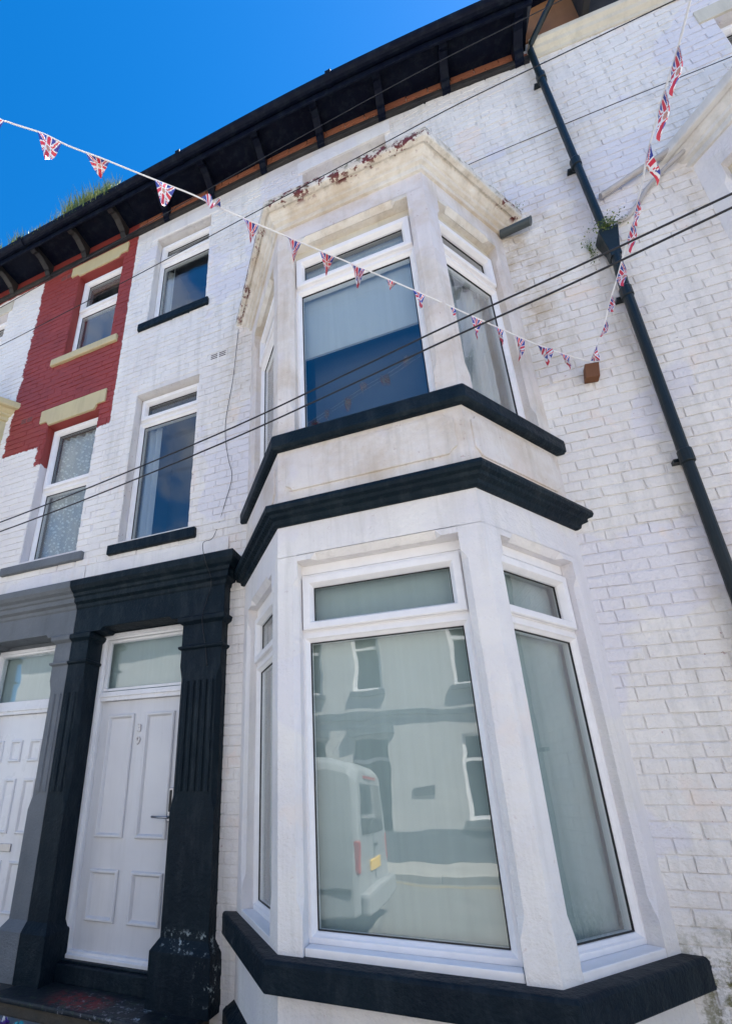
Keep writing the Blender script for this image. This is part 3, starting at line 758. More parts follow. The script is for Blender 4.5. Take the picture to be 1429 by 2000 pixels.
# number 39
def text_mesh(body, size, ext, mat, T, parent, name):
    cu = bpy.data.curves.new(name, 'FONT'); cu.body = body; cu.size = size; cu.extrude = ext; cu.align_x = 'CENTER'; cu.resolution_u = 4
    to = bpy.data.objects.new('tmp', cu); SC.collection.objects.link(to)
    bpy.context.view_layer.update()
    me = bpy.data.meshes.new_from_object(to); bpy.data.objects.remove(to); me.transform(T); me.materials.clear(); me.materials.append(mat)
    o = bpy.data.objects.new(name, me); SC.collection.objects.link(o); o.parent = parent; return o
for ch, z in (('3', 2.085), ('9', 1.985)):
    text_mesh(ch, .092, .005, M['chrome'], Matrix.Translation((-2.533, dy-.005, z)) @ Matrix.Rotation(rad(90), 4, 'X'), dro, 'door_number')
q = MB(); q.box(-2.198, -2.150, dy-.018, dy, 1.42, 1.66); hp = q.build('lock_plate', M['chrome'], dro, bevel=.006)
q = MB(); q.box(-2.188, -2.168, dy-.022, dy-.016, 1.49, 1.64); q.build('keypad', M['gasket'], hp, bevel=.003)
q = MB(); q.tube([(-2.162, dy-.01, 1.455), (-2.162, dy-.055, 1.452), (-2.18, dy-.062, 1.452), (-2.30, dy-.062, 1.455)], .009); q.build('door_handle', M['chrome'], dro, smooth=True)
q = MB(); q.box(-2.998, -2.052, -.0, .20, .385, .497); q.box(-3.0, -2.05, .04, .2, .497, .512); q.build('threshold', M['dark'], H1, bevel=.008)
st = MB(); st.box(-3.16, -1.70, -.33, .06, .355, .388); sto = st.build('doorstep', M['darkstep'], H1, bevel=.012)
q = MB(); q.box(-3.13, -1.72, -.30, .06, GZ, .354); q.build('step_riser', M['rubble'], sto, bevel=.01)
# eaves of house 1
eave_strip(H1, 'timber_band', -3.25, 1.33, [(.02, 8.50), (-.028, 8.50), (-.034, 8.525), (-.030, 8.575), (.02, 8.585)], M['pealt'], bevel=.003)
rnd = random.Random(5)
x = -3.25
fri = MB()
while x < 1.30:
    w_ = .222
    s_ = sag(x+w_/2)
    for r in range(2):
        z0 = 8.584 + r*.076; o_ = .1 if r else 0
        q = MB(); vs, fs = brick_mesh(max(-3.25, x-o_+.003), min(x-o_+w_-.004, 1.33), z0+.003, z0+.072, rnd); q.add([(a, b-.012, c - sag(a)) for a, b, c in vs], fs)
        q.build('frieze_brick', M['orange'], H1)
    x += w_
eave_strip(H1, 'soffit', -3.25, 1.33, [(.02, 8.738), (-.362, 8.738), (-.362, 8.75), (.02, 8.75)], M['timber'])
eave_strip(H1, 'fascia_board', -3.25, 1.335, [(-.362, 8.575), (-.385, 8.575), (-.385, 8.73), (-.362, 8.73)], M['timber'], bevel=.003)
gutter(H1, -3.25, 1.36, M['timber'])
for x in (-2.80, -2.143, -1.446, -.743, -.060, .588, 1.245): bracket(H1, x, M['timber'])
roof(H1, -3.25, 1.38); back_box(H1, -3.25, 1.33, M['white_brick'])
q = MB(); q.box(-3.25, 1.33, .0085, .3, 8.42, 8.70); 
eave_strip(H1, 'wall_head', -3.25, 1.33, [(.0085, 8.3), (.3, 8.3), (.3, 8.737), (.0085, 8.737)], M['joint'])
# overflow stub at the bay cornice
q = MB(); q.tube([(.74, -.03, 5.985), (.95, -.09, 5.93)], .034, 14); q.tube([(.948, -.0895, 5.931), (.953, -.091, 5.929)], .036, 14)
tag(q.build('overflow_pipe', M['greypipe'], None), 'short grey plastic pipe stub poking out beside the central bay cornice', 'pipe')

# ================================================================== HOUSE 2 (left neighbour)
H2 = thing('terraced_house', (-5.4, 0, GZ), 'left-hand house patched with brick red paint, cream lintels and grey door surround', 'house', 'terraced houses of the row')
XC2 = -6.10
holes2 = [(-4.185, -3.45, 6.78, 8.215), (-4.185, -3.43, 3.87, 5.66), (-4.32, -3.35, .30, 3.10), (-6.45, -5.50, 6.78, 8.19), (-7.20, -5.0, .30, 6.35)]
brick_wall(H2, -7.6, -3.25, .20, 8.60, holes2, M['mixbrick'], M['mixjoint'], 300, 12,
           occl=lambda x, z: (x < -4.9 and z < 6.4) or z < 3.5)
bay(H2, XC2, M['cream'], M['grey'], M['cream'], M['cream'], M['cream'], lower=True)
facade_window(H2, -4.18, -3.455, 6.80, 8.20, 7.60)
facade_window(H2, -4.18, -3.435, 3.875, 5.655, 4.80, dress=('lace', .01, .735, 3.88, 5.6))
facade_window(H2, -6.44, -5.505, 6.80, 8.18, 7.8)
lintel(H2, -4.335, -3.385, 8.275, 8.445, M['cream'], .018, .05)
lintel(H2, -4.325, -3.355, 5.725, 5.912, M['cream'], .018, .06)
lintel(H2, -6.5, -5.45, 8.195, 8.40, M['creamw'], .01)
sill(H2, -4.345, -3.325, 6.630, 6.735, M['cream'], .035)
sill(H2, -4.395, -3.31, 3.735, 3.825, M['grey'], .04)
sill(H2, -6.5, -5.45, 6.64, 6.74, M['cream'], .03)
vent(H2, -4.545, 8.30, M['red']); vent(H2, -4.67, 5.83, M['red'])
q = MB(); q.box(-5.2, -3.256, -.012, .02, 3.40, 3.66); q.build('render_band', M['stucco'], H2, bevel=.004)
pilaster(H2, -3.37, -3.192, M['grey'], right_cut=True)
pilaster(H2, -4.65, -4.30, M['grey'])
entablature(H2, -4.66, -3.192, -4.30, -3.37, M['grey'], False, True)
q = MB(); q.box(-4.30, -3.37, .085, .60, 2.930, 3.1); q.box(-4.33, -4.30, .086, .6, .39, 3.0); q.box(-3.37, -3.34, .086, .6, .39, 3.0); q.build('door_reveal', M['grey'], H2)
df = MB(); df.rings(-4.298, -3.372, .505, 2.925, prf); df.box(-4.245, -3.425, y+.006, y+.07, 2.30, 2.42); df.box(-4.245, -3.425, y-.006, y+.02, 2.33, 2.36)
dfo = df.build('door_frame', M['doorw'], H2, bevel=.003)
q = MB(); q.box(-4.24, -3.43, y+.035, y+.05, 2.42, 2.868); q.build('fanlight_pane', M['glass'], dfo)
q = MB(); q.box(-4.29, -3.38, y+.45, y+.46, .5, 2.95); q.box(-4.3, -3.37, y+.10, y+.104, 2.36, 3.04); q.build('hall_curtain', M['blindlow'], dfo)
dr = MB(); dr.box(-4.238, -3.432, dy, dy+.045, .512, 2.298); dro2 = dr.build('door', M['doorw'], H2, bevel=.002)
for x0, x1 in ((-4.16, -4.02), (-3.93, -3.79), (-3.70, -3.56)):
    for z0, z1 in ((1.88, 2.07), (1.30, 1.74), (.72, 1.10)):
        panel_ring(dro2, x0, x1, z0, z1, dy, M['doorw'], .028, .017)
q = MB(); q.box(-3.98, -3.71, dy-.012, dy, 1.165, 1.225); q.build('letterbox', M['chrome'], dro2, bevel=.003)
q = MB(); q.box(-4.298, -3.372, .0, .20, .385, .50); q.build('threshold', M['stone'], H2, bevel=.008)
q = MB(); q.box(-4.6, -3.165, -.33, .06, GZ, .382); q.build('doorstep', M['rubble'], H2, bevel=.012)
eave_strip(H2, 'timber_band', -7.6, -3.252, [(.02, 8.50), (-.028, 8.50), (-.034, 8.525), (-.030, 8.575), (.02, 8.585)], M['pealt'], n=4, bevel=.003)
eave_strip(H2, 'frieze', -7.6, -3.252, [(.02, 8.60), (-.008, 8.60), (-.008, 8.738), (.02, 8.738)], M['red'], n=4)
eave_strip(H2, 'soffit', -7.6, -3.252, [(.02, 8.738), (-.362, 8.738), (-.362, 8.75), (.02, 8.75)], M['timber'], n=4)
eave_strip(H2, 'fascia_board', -7.6, -3.252, [(-.362, 8.575), (-.385, 8.575), (-.385, 8.73), (-.362, 8.73)], M['timber'], n=4, bevel=.003)
gutter(H2, -7.6, -3.252, M['timber'])
for x in (-3.466, -4.127, -4.787, -5.483, -6.15, -6.8): bracket(H2, x, M['pealt'])
roof(H2, -7.6, -3.252); back_box(H2, -7.6, -3.252, M['white_brick'])

# ================================================================== HOUSE 3 (right neighbour)
H3 = thing('terraced_house', (3.0, 0, GZ), 'right-hand white brick house beyond the drainpipe with cream bay cornice at the picture edge', 'house', 'terraced houses of the row')
XC3 = 3.205
holes3 = [(2.60, 3.5, 6.45, 7.60), (2.09, 4.3, .30, 6.30)]
brick_wall(H3, 1.3755, 5.6, .20, 8.25, holes3, M['white_brick'], M['joint'], 300, 13, occl=lambda x, z: x > 2.05 and z < 6.3)
bay(H3, XC3, M['stucco'], M['stucco'], M['stone_grey'], M['stucco'], M['stucco'], lower=True)
facade_window(H3, 2.605, 3.495, 6.48, 7.595, 7.2)
lintel(H3, 2.50, 3.6, 7.602, 7.78, M['creamw'], .012, 0)
def tilt_strip(name, x0, x1, prof, mat, k=.12, bevel=.004):
    q = MB(); n = len(prof); z_ = lambda x: -k*(x-1.33)
    q.add([(x0, y_, z+z_(x0)) for y_, z in prof] + [(x1, y_, z+z_(x1)) for y_, z in prof],
          [tuple(range(n)), tuple(range(2*n-1, n-1, -1))] + [(i, n+i, n+(i+1) % n, (i+1) % n) for i in range(n)])
    return q.build(name, mat, H3, bevel=bevel)
tilt_strip('eaves_moulding', 1.345, 5.6, [(.02, 8.20), (-.012, 8.20), (-.016, 8.235), (-.05, 8.262), (-.056, 8.30), (-.085, 8.325), (-.09, 8.375), (-.06, 8.39), (.02, 8.40)], M['creamw'])
tilt_strip('render_strip', 1.345, 5.6, [(.02, 8.395), (-.004, 8.395), (-.004, 8.50), (.02, 8.50)], M['stucco_old'])
tilt_strip('brown_board', 1.345, 1.80, [(.02, 8.50), (-.02, 8.50), (-.02, 9.10), (.02, 9.10)], M['board'])
tilt_strip('rotten_board', 1.86, 5.6, [(.02, 8.50), (-.006, 8.50), (-.006, 9.10), (.02, 9.10)], M['pealt'])
q = MB(); q.box(1.80, 1.86, -.28, .02, 8.41, 9.0); q.build('eaves_bracket', M['pealt'], H3, bevel=.006)
q = MB(); q.box(1.335, 5.6, -.36, .3, 9.02, 9.06); q.build('soffit', M['timber'], H3)
q = MB(); q.box(1.345, 5.6, .021, .3, 8.0, 9.02); q.build('wall_head', M['joint'], H3)
q = MB(); q.prism_xz([(1.39, 9.061), (5.6, 9.061), (5.6, 9.2), (1.39, 9.2)], -.36, 4.2); q.build('roof', M['slate'], H3); back_box(H3, 1.35, 5.6, M['white_brick'])

# ------------------------------------------------------------------ drainpipe
DP = thing('drainpipe', (1.37, -.06, GZ), 'dark green cast iron drainpipe with weedy hopper running down between the white houses', 'drainpipe')
pts = [(1.64, -.26, 8.62), (1.50, -.17, 8.48), (1.36, -.085, 8.31), (1.335, -.075, 8.20), (1.34, -.075, 7.75)]
q = MB(); q.tube(pts, .027, 14); q.tube([(1.34, -.075, 7.76), (1.388, -.075, 5.48)], .027, 14); q.build('upper_pipe', M['pipe'], DP, smooth=False)
q = MB(); q.tube([(1.398, -.078, 5.27), (1.385, -.072, 5.0), (1.378, -.068, 3.5), (1.376, -.068, .5)], .031, 14); q.build('lower_pipe', M['pipe'], DP)
for x, z in ((1.343, 7.74), (1.365, 6.42), (1.383, 4.9), (1.379, 3.5), (1.378, 1.9)):
    q = MB(); q.tube([(x, -.072, z-.05), (x, -.072, z-.045), (x, -.072, z+.035), (x, -.072, z+.045)], [.033, .038, .038, .033], 14)
    q.box(x-.052, x+.052, -.04, -.0, z-.012, z+.012); q.build('pipe_collar', M['pipe'], DP)
q = MB(); hx, hz = 1.395, 5.45
q.loft([(hz-.20, [(hx-.034, -.105), (hx+.034, -.105), (hx+.034, -.035), (hx-.034, -.035)]), (hz-.12, [(hx-.036, -.105), (hx+.036, -.105), (hx+.036, -.03), (hx-.036, -.03)]),
        (hz+.03, [(hx-.058, -.115), (hx+.058, -.115), (hx+.058, -.005), (hx-.058, -.005)]), (hz+.075, [(hx-.062, -.12), (hx+.062, -.12), (hx+.062, -.004), (hx-.062, -.004)])])
q.build('hopper', M['pipe'], DP, bevel=.004)

def blades(n, cx, cy, cz, sx, sy, h, lean, mats, seed, name, parent=None, wd=.004):
    r_ = random.Random(seed); q = MB()
    for i in range(n):
        x = cx + r_.gauss(0, sx); y_ = cy + r_.gauss(0, sy); hh = h*r_.uniform(.35, 1.1); a = r_.uniform(0, 6.28); l = lean*r_.uniform(.2, 1)
        dx, dy_ = math.cos(a)*l*hh, math.sin(a)*l*hh; px, py_ = -math.sin(a)*wd, math.cos(a)*wd
        q.m = 0 if r_.random() < .6 else 1
        q.add([(x-px, y_-py_, cz), (x+px, y_+py_, cz), (x+dx*.4+px*.7, y_+dy_*.4+py_*.7, cz+hh*.6), (x+dx*.4-px*.7, y_+dy_*.4-py_*.7, cz+hh*.6), (x+dx, y_+dy_, cz+hh)],
              [(0, 1, 2, 3), (3, 2, 4)])
    root = thing(name, (cx, cy, cz), '', ''); q.build('foliage', mats, root, kind='stuff'); return root
def leafy(n, cx, cy, cz, sx, sy, sz, mats, seed, name, parent=None, ls=.016):
    r_ = random.Random(seed); q = MB()
    for i in range(n):
        p = Vector((cx + r_.gauss(0, sx), cy - abs(r_.gauss(0, sy)), cz + r_.gauss(0, sz)))
        a = Vector((r_.uniform(-1, 1), r_.uniform(-1, 1), r_.uniform(-1, 1))).normalized(); b = a.cross(Vector((r_.uniform(-1, 1), 1, r_.uniform(-1, 1)))).normalized()
        l = ls*r_.uniform(.5, 1.3); q.m = r_.choice((0, 0, 1))
        q.add([p, p+a*l*.5+b*l*.3, p+a*l, p+a*l*.5-b*l*.3], [(0, 1, 2, 3)])
        if i % 2 == 0: q.add([(cx, cy, cz-.02), (cx+.002, cy, cz-.02), tuple(p)], [(0, 1, 2)])
    root = thing(name, (cx, cy, cz), '', ''); q.build('foliage', mats, root, kind='stuff'); return root
GR = [M['straw'], M['leaf']]
for (n, x, h, sx, seed, lab) in ((1800, -3.82, .27, .18, 1, 'tall straw coloured grass tuft growing out of the gutter above the red patch'),
                                (700, -3.42, .22, .10, 2, 'short green weed clump in the gutter just right of the tall grass'),
                                (500, -4.42, .13, .18, 3, 'low green weeds in the gutter left of the tall grass'),
                                (400, -4.98, .20, .09, 4, 'small dry grass tuft in the gutter, second from the left end'),
                                (400, -5.42, .20, .09, 5, 'small dry grass tuft at the far left end of the gutter')):
    o = blades(n, x, -.43, 8.66, sx, .02, h, .7, GR if n > 200 or seed > 3 else GR[::-1], seed, 'grass_tuft')
    tag(o, lab, 'weeds', 'weeds in the gutter'); o['label'] = lab
o = leafy(320, 1.40, -.10, 5.56, .045, .03, .03, [M['leaf'], M['straw']], 6, 'hopper_weed'); tag(o, 'small leafy weed sprouting from the drainpipe hopper', 'weeds')
o = leafy(90, 1.29, -.015, 5.48, .02, .015, .10, [M['leaf'], M['straw']], 9, 'wall_weed'); tag(o, 'thin weed clinging to the bricks left of the hopper', 'weeds')
o = leafy(60, .885, -.03, 6.21, .025, .02, .015, [M['leaf'], M['straw']], 8, 'cornice_weed', ls=.012); tag(o, 'tiny moss and weed at the right end of the bay cornice', 'weeds')

# white pipes on the right-hand house
q = MB(); q.tube([(1.458, -.03, 5.99), (2.02, -.06, 6.20)], .024, 12); q.tube([(1.462, -.03, 5.9915), (1.4575, -.03, 5.9898)], .018, 12)
tag(q.build('waste_pipe', M['whitepipe'], None), 'straight white pipe with open end sloping from the right-hand bay cornice', 'pipe')
q = MB(); q.tube([(2.04, -.06, 6.12), (1.88, -.04, 6.02), (1.74, -.02, 5.90), (1.66, -.016, 5.78), (1.58, -.016, 5.69), (1.50, -.03, 5.65)], .018, 10)
tag(q.build('waste_pipe', M['whitepipe'], None), 'bent white pipe curving down from the right-hand bay to the hopper', 'pipe')

# ------------------------------------------------------------------ cables
def cable(pts, r, lab, name='cable', mat='cable', group=None):
    q = MB(); P3 = []
    pv_ = [Vector(p) for p in pts]
    L_ = [0]
    for a, b in zip(pv_, pv_[1:]): L_.append(L_[-1] + (b-a).length)
    n_ = len(pv_); tg = []
    for i in range(n_):
        a, b = max(i-1, 0), min(i+1, n_-1)
        if 0 < i < n_-1:
            m1 = (pv_[i]-pv_[a])/(L_[i]-L_[a]); m2 = (pv_[b]-pv_[i])/(L_[b]-L_[i]); w1 = 1/(L_[i]-L_[a]); w2 = 1/(L_[b]-L_[i]); tg.append((m1*w1+m2*w2)/(w1+w2))
        else: tg.append((pv_[b]-pv_[a])/(L_[b]-L_[a]))
    for i in range(n_-1):
        h_ = L_[i+1]-L_[i]
        for k in range(6):
            t = k/6; P3.append(pv_[i]*(2*t**3-3*t*t+1) + tg[i]*h_*(t**3-2*t*t+t) + pv_[i+1]*(-2*t**3+3*t*t) + tg[i+1]*h_*(t**3-t*t))
    P3.append(pv_[-1]); q.tube(P3, r, 6)
    o = q.build(name, M[mat], None, smooth=True); tag(o, lab, 'cable', group); return o
G_ = 'cables along the row of houses'
cable([(-30, -1.3, 4.6), (-12, -1.1, 3.75), (-3.30, -.95, 3.595), (-1.86, -1.05, 3.65), (-.955, -1.14, 3.685), (-.323, -1.22, 3.725), (.148, -1.29, 3.742), (.619, -1.37, 3.735), (1.147, -1.5, 3.693), (6, -2.2, 3.7), (20, -3.6, 4.6)], .0047, 'upper of the two thick black cables crossing in front of the bay', group=G_)
cable([(-30, -1.3, 4.4), (-12, -1.1, 3.65), (-3.25, -.95, 3.508), (-1.85, -1.05, 3.562), (-.953, -1.14, 3.602), (-.329, -1.22, 3.637), (.138, -1.29, 3.655), (.603, -1.37, 3.651), (1.129, -1.5, 3.624), (6, -2.2, 3.62), (20, -3.6, 4.4)], .0047, 'lower of the two thick black cables crossing in front of the bay', group=G_)
cable([(-30, -1.0, 6.6), (-12, -.98, 5.8), (-3.76, -1.0, 5.652), (-2.18, -1.04, 5.692), (-1.02, -1.07, 5.744), (-.213, -1.1, 5.764), (.456, -1.13, 5.764), (1.02, -1.15, 5.728), (1.55, -1.19, 5.65), (8, -1.3, 5.7), (20, -1.3, 6.5)], .0034, 'thin cable grazing the front edge of the central bay cornice', group=G_)
cable([(-30, -1.0, 7.2), (-12, -.98, 6.4), (-3.93, -1.0, 6.252), (-3.28, -1.01, 6.289), (-1.67, -1.05, 6.364), (-.595, -1.08, 6.394), (.355, -1.12, 6.361), (1.03, -1.15, 6.28), (8, -1.3, 6.1), (20, -1.3, 7.0)], .0030, 'highest thin cable, passing in front of the dark eaves', group=G_)
cable([(-.3, -.02, 6.95), (.3, -.045, 6.99), (.618, -.05, 7.003), (1.327, -.05, 6.994), (1.903, -.05, 6.974), (2.53, -.05, 6.943), (6, -.05, 6.9)], .0036, 'thin cable on the wall right of the bay cornice, crossing the drainpipe', group=G_)
cable([(-1.706, -.01, 6.06), (-1.746, -.008, 5.41), (-1.804, -.009, 4.80), (-1.751, -.012, 4.436), (-1.714, -.01, 4.286), (-1.769, -.008, 4.005), (-1.863, -.02, 3.668), (-1.83, -.235, 3.47), (-1.80, -.232, 3.33), (-1.80, -.12, 3.2), (-1.842, -.104, 3.05), (-1.856, -.136, 2.89), (-1.851, -.106, 2.76), (-1.825, -.106, 2.635), (-1.809, -.106, 2.513)], .0026, 'thin loose wire hanging down the white wall onto the dark door surround', 'wire', 'cable')

# ------------------------------------------------------------------ bunting
def flagcol(u, v):
    """u -1..1 across the top edge, v 0 top .. 1 tip ; Union flag print with a round crest"""
    x = u*(1-v)*.5; yv = .42 - v
    r_ = math.hypot(x, yv)
    if r_ < .07: return 3
    if r_ < .115: return 0
    if abs(x) < .055: return 1
    if abs(x) < .095: return 0
    if abs(yv) < .055: return 1
    if abs(yv) < .10: return 0
    for s_ in (-1, 1):
        d = abs(yv - s_*x*1.05)/1.45
        if d < .022: return 1
        if d < .055: return 0
    return 2
def flag(parent, p, tdir, wd, ln, yaw, curl, sway):
    t = Vector(tdir).normalized(); dn = Vector((0, 0, -1)); nrm = t.cross(dn).normalized()
    if isinstance(yaw, tuple): dn = Vector(yaw); R = Matrix.Identity(3); nrm = t.cross(dn).normalized()
    else: R = Matrix.Rotation(yaw, 3, t)
    q = MB(); n = 26; vs = []; idx = {}
    for j in range(n+1):
        v = j/n; hw = wd*.5*(1-v)
        for i in range(n+1):
            u = -1 + 2*i/n
            pp_ = t*(u*hw) + R @ (dn*ln*v + nrm*(curl*ln*2.2*v*(1-v)*math.sin(2.2*u+sway*3) + .14*ln*math.sin(v*5+sway*4)*v + .25*curl*ln*v*v)) + t*(sway*.2*ln*v)
            idx[i, j] = len(vs); vs.append(Vector(p) + pp_)
    fs = []; q.v = [tuple(v_) for v_ in vs]
    for j in range(n):
        for i in range(n):
            q.f.append((idx[i, j], idx[i+1, j], idx[i+1, j+1], idx[i, j+1])); q.mi.append(flagcol(-1+2*(i+.5)/n, (j+.5)/n))
    me = bpy.data.meshes.new('flag'); me.from_pydata(q.v, [], q.f)
    for k in ('fwhite', 'fred', 'fblue', 'gold'): me.materials.append(M[k])
    me.polygons.foreach_set('material_index', q.mi); me.update()
    o = bpy.data.objects.new('flag', me); SC.collection.objects.link(o); o.parent = parent; o.location = -parent.location
    return o
def bunting(name, pts, flags, lab, seed):
    root = thing(name, pts[-1] if seed == 1 else pts[0], lab, 'bunting', 'strings of bunting')
    P3 = []; pv_ = [Vector(p) for p in pts]
    for i in range(len(pv_)-1):
        p0 = pv_[max(i-1, 0)]; p1 = pv_[i]; p2 = pv_[i+1]; p3 = pv_[min(i+2, len(pv_)-1)]
        for k in range(8):
            t = k/8; P3.append(.5*((2*p1) + (p2-p0)*t + (2*p0-5*p1+4*p2-p3)*t*t + (3*p1-p0-3*p2+p3)*t**3))
    P3.append(pv_[-1])
    q = MB(); q.tube(P3, .0048, 6, .7); q.build('ribbon', M['string'], root)
    r_ = random.Random(seed)
    for f in flags:
        i = min(range(len(P3)), key=lambda k: (P3[k]-Vector(f[0])).length); i = max(1, min(len(P3)-2, i))
        flag(root, P3[i], P3[i+1]-P3[i-1], f[1], f[2], f[3], f[4], f[5])
    return root
Lp = [(-3.6, -3.9, 5.75), (-2.9, -3.1, 5.42), (-2.118, -2.39, 5.203), (-2.011, -2.284, 5.20), (-1.87, -2.176, 5.195), (-1.761, -2.082, 5.171), (-1.61, -1.971, 5.145), (-1.44, -1.845, 5.107), (-1.287, -1.742, 5.062), (-1.159, -1.653, 5.027), (-.98, -1.52, 4.965), (-.684, -1.322, 4.858), (-.438, -1.154, 4.777), (-.173, -.975, 4.687), (.067, -.798, 4.62), (.459, -.48, 4.54), (.714, -.266, 4.50), (.91, -.125, 4.465), (1.061, -.05, 4.41)]
FL = [((-2.082, -2.327, 5.226), 0.132, 0.15, 0.03, 0.31, -0.02), ((-1.829, -2.148, 5.212), 0.137, 0.167, 0.27, 0.22, -0.1), ((-1.613, -1.98, 5.178), 0.142, 0.097, 1.19, 0.35, 0.33), ((-1.308, -1.755, 5.064), 0.132, 0.15, 0.22, 0.27, -0.37), ((-1.069, -1.589, 5.004), 0.132, 0.123, -0.73, 0.6, 0.54), ((-0.853, -1.438, 4.926), 0.108, 0.132, 0.34, 0.53, 0.27), ((-0.657, -1.305, 4.853), 0.108, 0.15, 0.15, 0.56, 0.35), ((-0.479, -1.184, 4.795), 0.099, 0.114, 0.91, 0.59, 0.35), ((-0.291, -1.055, 4.728), 0.099, 0.123, 0.21, 0.68, 0.6), ((-0.108, -0.929, 4.67), 0.083, 0.053, 1.29, 0.73, -0.25), ((0.046, -0.818, 4.622), 0.099, 0.167, -0.04, 0.26, -0.03), ((0.214, -0.678, 4.586), 0.083, 0.132, 0.44, 0.39, 0.73), ((0.354, -0.565, 4.569), 0.099, 0.167, 0.28, 0.21, 0.03), ((0.515, -0.435, 4.542), 0.083, 0.15, 0.05, 0.23, 0.25), ((0.649, -0.331, 4.523), 0.091, 0.158, 0.29, 0.23, 0.46), ((0.778, -0.229, 4.498), 0.091, 0.158, -0.18, 0.38, 0.64), ((0.911, -0.128, 4.478), 0.091, 0.15, -0.03, 0.2, 0.25)]
bunting('bunting', Lp, FL, 'long bunting string running from the wood block across the bay into the left sky', 1)
Rp = [(1.07, -.05, 4.41), (1.097, -.088, 4.453), (1.169, -.136, 4.583), (1.209, -.232, 4.688), (1.250, -.38, 4.77), (1.270, -.569, 4.815), (1.273, -.743, 4.815), (1.255, -.907, 4.78), (1.229, -1.068, 4.735), (1.20, -1.334, 4.65), (1.175, -1.552, 4.56), (1.136, -1.749, 4.46), (1.10, -1.95, 4.38), (1.0, -2.6, 4.2), (.8, -4.5, 4.1), (.5, -9.4, 4.9)]
FR_ = [((1.101, -0.08, 4.437), 0.102, 0.095, (0.05, -0.364, -0.93), 0.2, -0.6), ((1.169, -0.136, 4.583), 0.102, 0.142, (-0.264, -0.341, -0.902), 0.2, 0.0), ((1.209, -0.232, 4.688), 0.085, 0.123, (-0.059, -0.157, -0.986), 0.2, 0.2), ((1.254, -0.381, 4.758), 0.111, 0.152, (-0.007, -0.021, -1.0), 0.2, 0.1), ((1.272, -0.584, 4.812), 0.111, 0.142, (-0.04, 0.259, -0.965), 0.2, 0.0), ((1.273, -0.753, 4.813), 0.102, 0.114, (-0.022, 0.577, -0.817), 0.2, 0.2), ((1.224, -1.07, 4.719), 0.111, 0.162, (0.173, 0.616, -0.769), 0.2, -0.5), ((1.196, -1.334, 4.631), 0.111, 0.162, (-0.021, 0.619, -0.785), 0.2, 0.1), ((1.186, -1.541, 4.589), 0.111, 0.142, (-0.053, 0.581, -0.812), 0.2, 0.1)]
bunting('bunting', Rp, FR_, 'string of Union flag bunting climbing past the drainpipe towards the top right corner', 2)
q = MB(); T = Matrix.Translation((1.065, -.03, 4.335)) @ Matrix.Rotation(rad(8), 4, 'Y'); q.box(-.042, .042, -.03, .03, -.07, .05, T)
tag(q.build('wood_block', M['rust'], None, bevel=.004), 'small rusty brown block fixed to the white wall where the bunting is tied', 'wood block')

# ------------------------------------------------------------------ litter on the pavement
def crumple(x, y_, z, s_, mat, lab, seed, name='wrapper'):
    r_ = random.Random(seed); q = MB(); n = 5; vs = []
    for j in range(n+1):
        for i in range(n+1):
            vs.append((x+(i/n-.5)*s_*1.5+r_.uniform(-.2, .2)*s_, y_+(j/n-.5)*s_+r_.uniform(-.2, .2)*s_, z+.003+abs(r_.gauss(0, .35))*s_))
    q.add(vs, [(j*(n+1)+i, j*(n+1)+i+1, (j+1)*(n+1)+i+1, (j+1)*(n+1)+i) for j in range(n) for i in range(n)])
    o = q.build(name, M[mat], None); tag(o, lab, 'litter', 'litter by the doorstep'); return o
crumple(-2.93, -.40, .285, .045, 'purple', 'crumpled purple wrapper on the pavement below the doorstep', 1)
crumple(-2.96, -.38, .285, .030, 'paper', 'scrap of white paper beside the purple wrapper', 2, 'paper_scrap')
crumple(-2.80, -.41, .285, .045, 'teal', 'crumpled teal wrapper on the pavement below the doorstep', 3)
crumple(-2.74, -.42, .285, .022, 'paper', 'scrap of pale paper to the right of the teal wrapper', 4, 'paper_scrap')

# ================================================================== across the street (seen mirrored in the glass)
OY = -9.8
H4 = thing('terraced_house', (0, OY, GZ), 'pale rendered house across the road, seen only as a reflection in the bay glass', 'house')
def orect(x0, x1, z0, z1, y0, y1, name, mat, par=H4, **k):
    q = MB(); q.box(x0, x1, OY+y0, OY+y1, z0, z1); return q.build(name, mat, par, **k)
def owall(x0, x1, z0, z1, holes):
    xs = sorted({x0, x1} | {h[0] for h in holes} | {h[1] for h in holes}); zs = sorted({z0, z1} | {h[2] for h in holes} | {h[3] for h in holes}); q = MB()
    for a, b in zip(xs, xs[1:]):
        for c, d in zip(zs, zs[1:]):
            if any(h[0] < (a+b)/2 < h[1] and h[2] < (c+d)/2 < h[3] for h in holes): continue
            q.box(a, b, OY-.3, OY, c, d)
    return q.build('wall', M['oppwall'], H4)
oh = [(-2.75, -1.95, .3, 2.9), (-.35, .75, 1.1, 2.9), (-6.3, -5.3, 1.1, 2.9), (-4.3, -3.5, .3, 2.9), (3.2, 4.3, 1.1, 2.9), (1.9, 2.7, .3, 2.9),
      (-2.7, -2.0, 4.0, 5.6), (-.35, .75, 4.0, 5.6), (-6.3, -5.3, 4.0, 5.6), (3.2, 4.3, 4.0, 5.6), (-4.2, -3.5, 4.0, 5.6), (2.0, 2.7, 4.0, 5.6)]
owall(-16, 14, GZ, 7.3, oh)
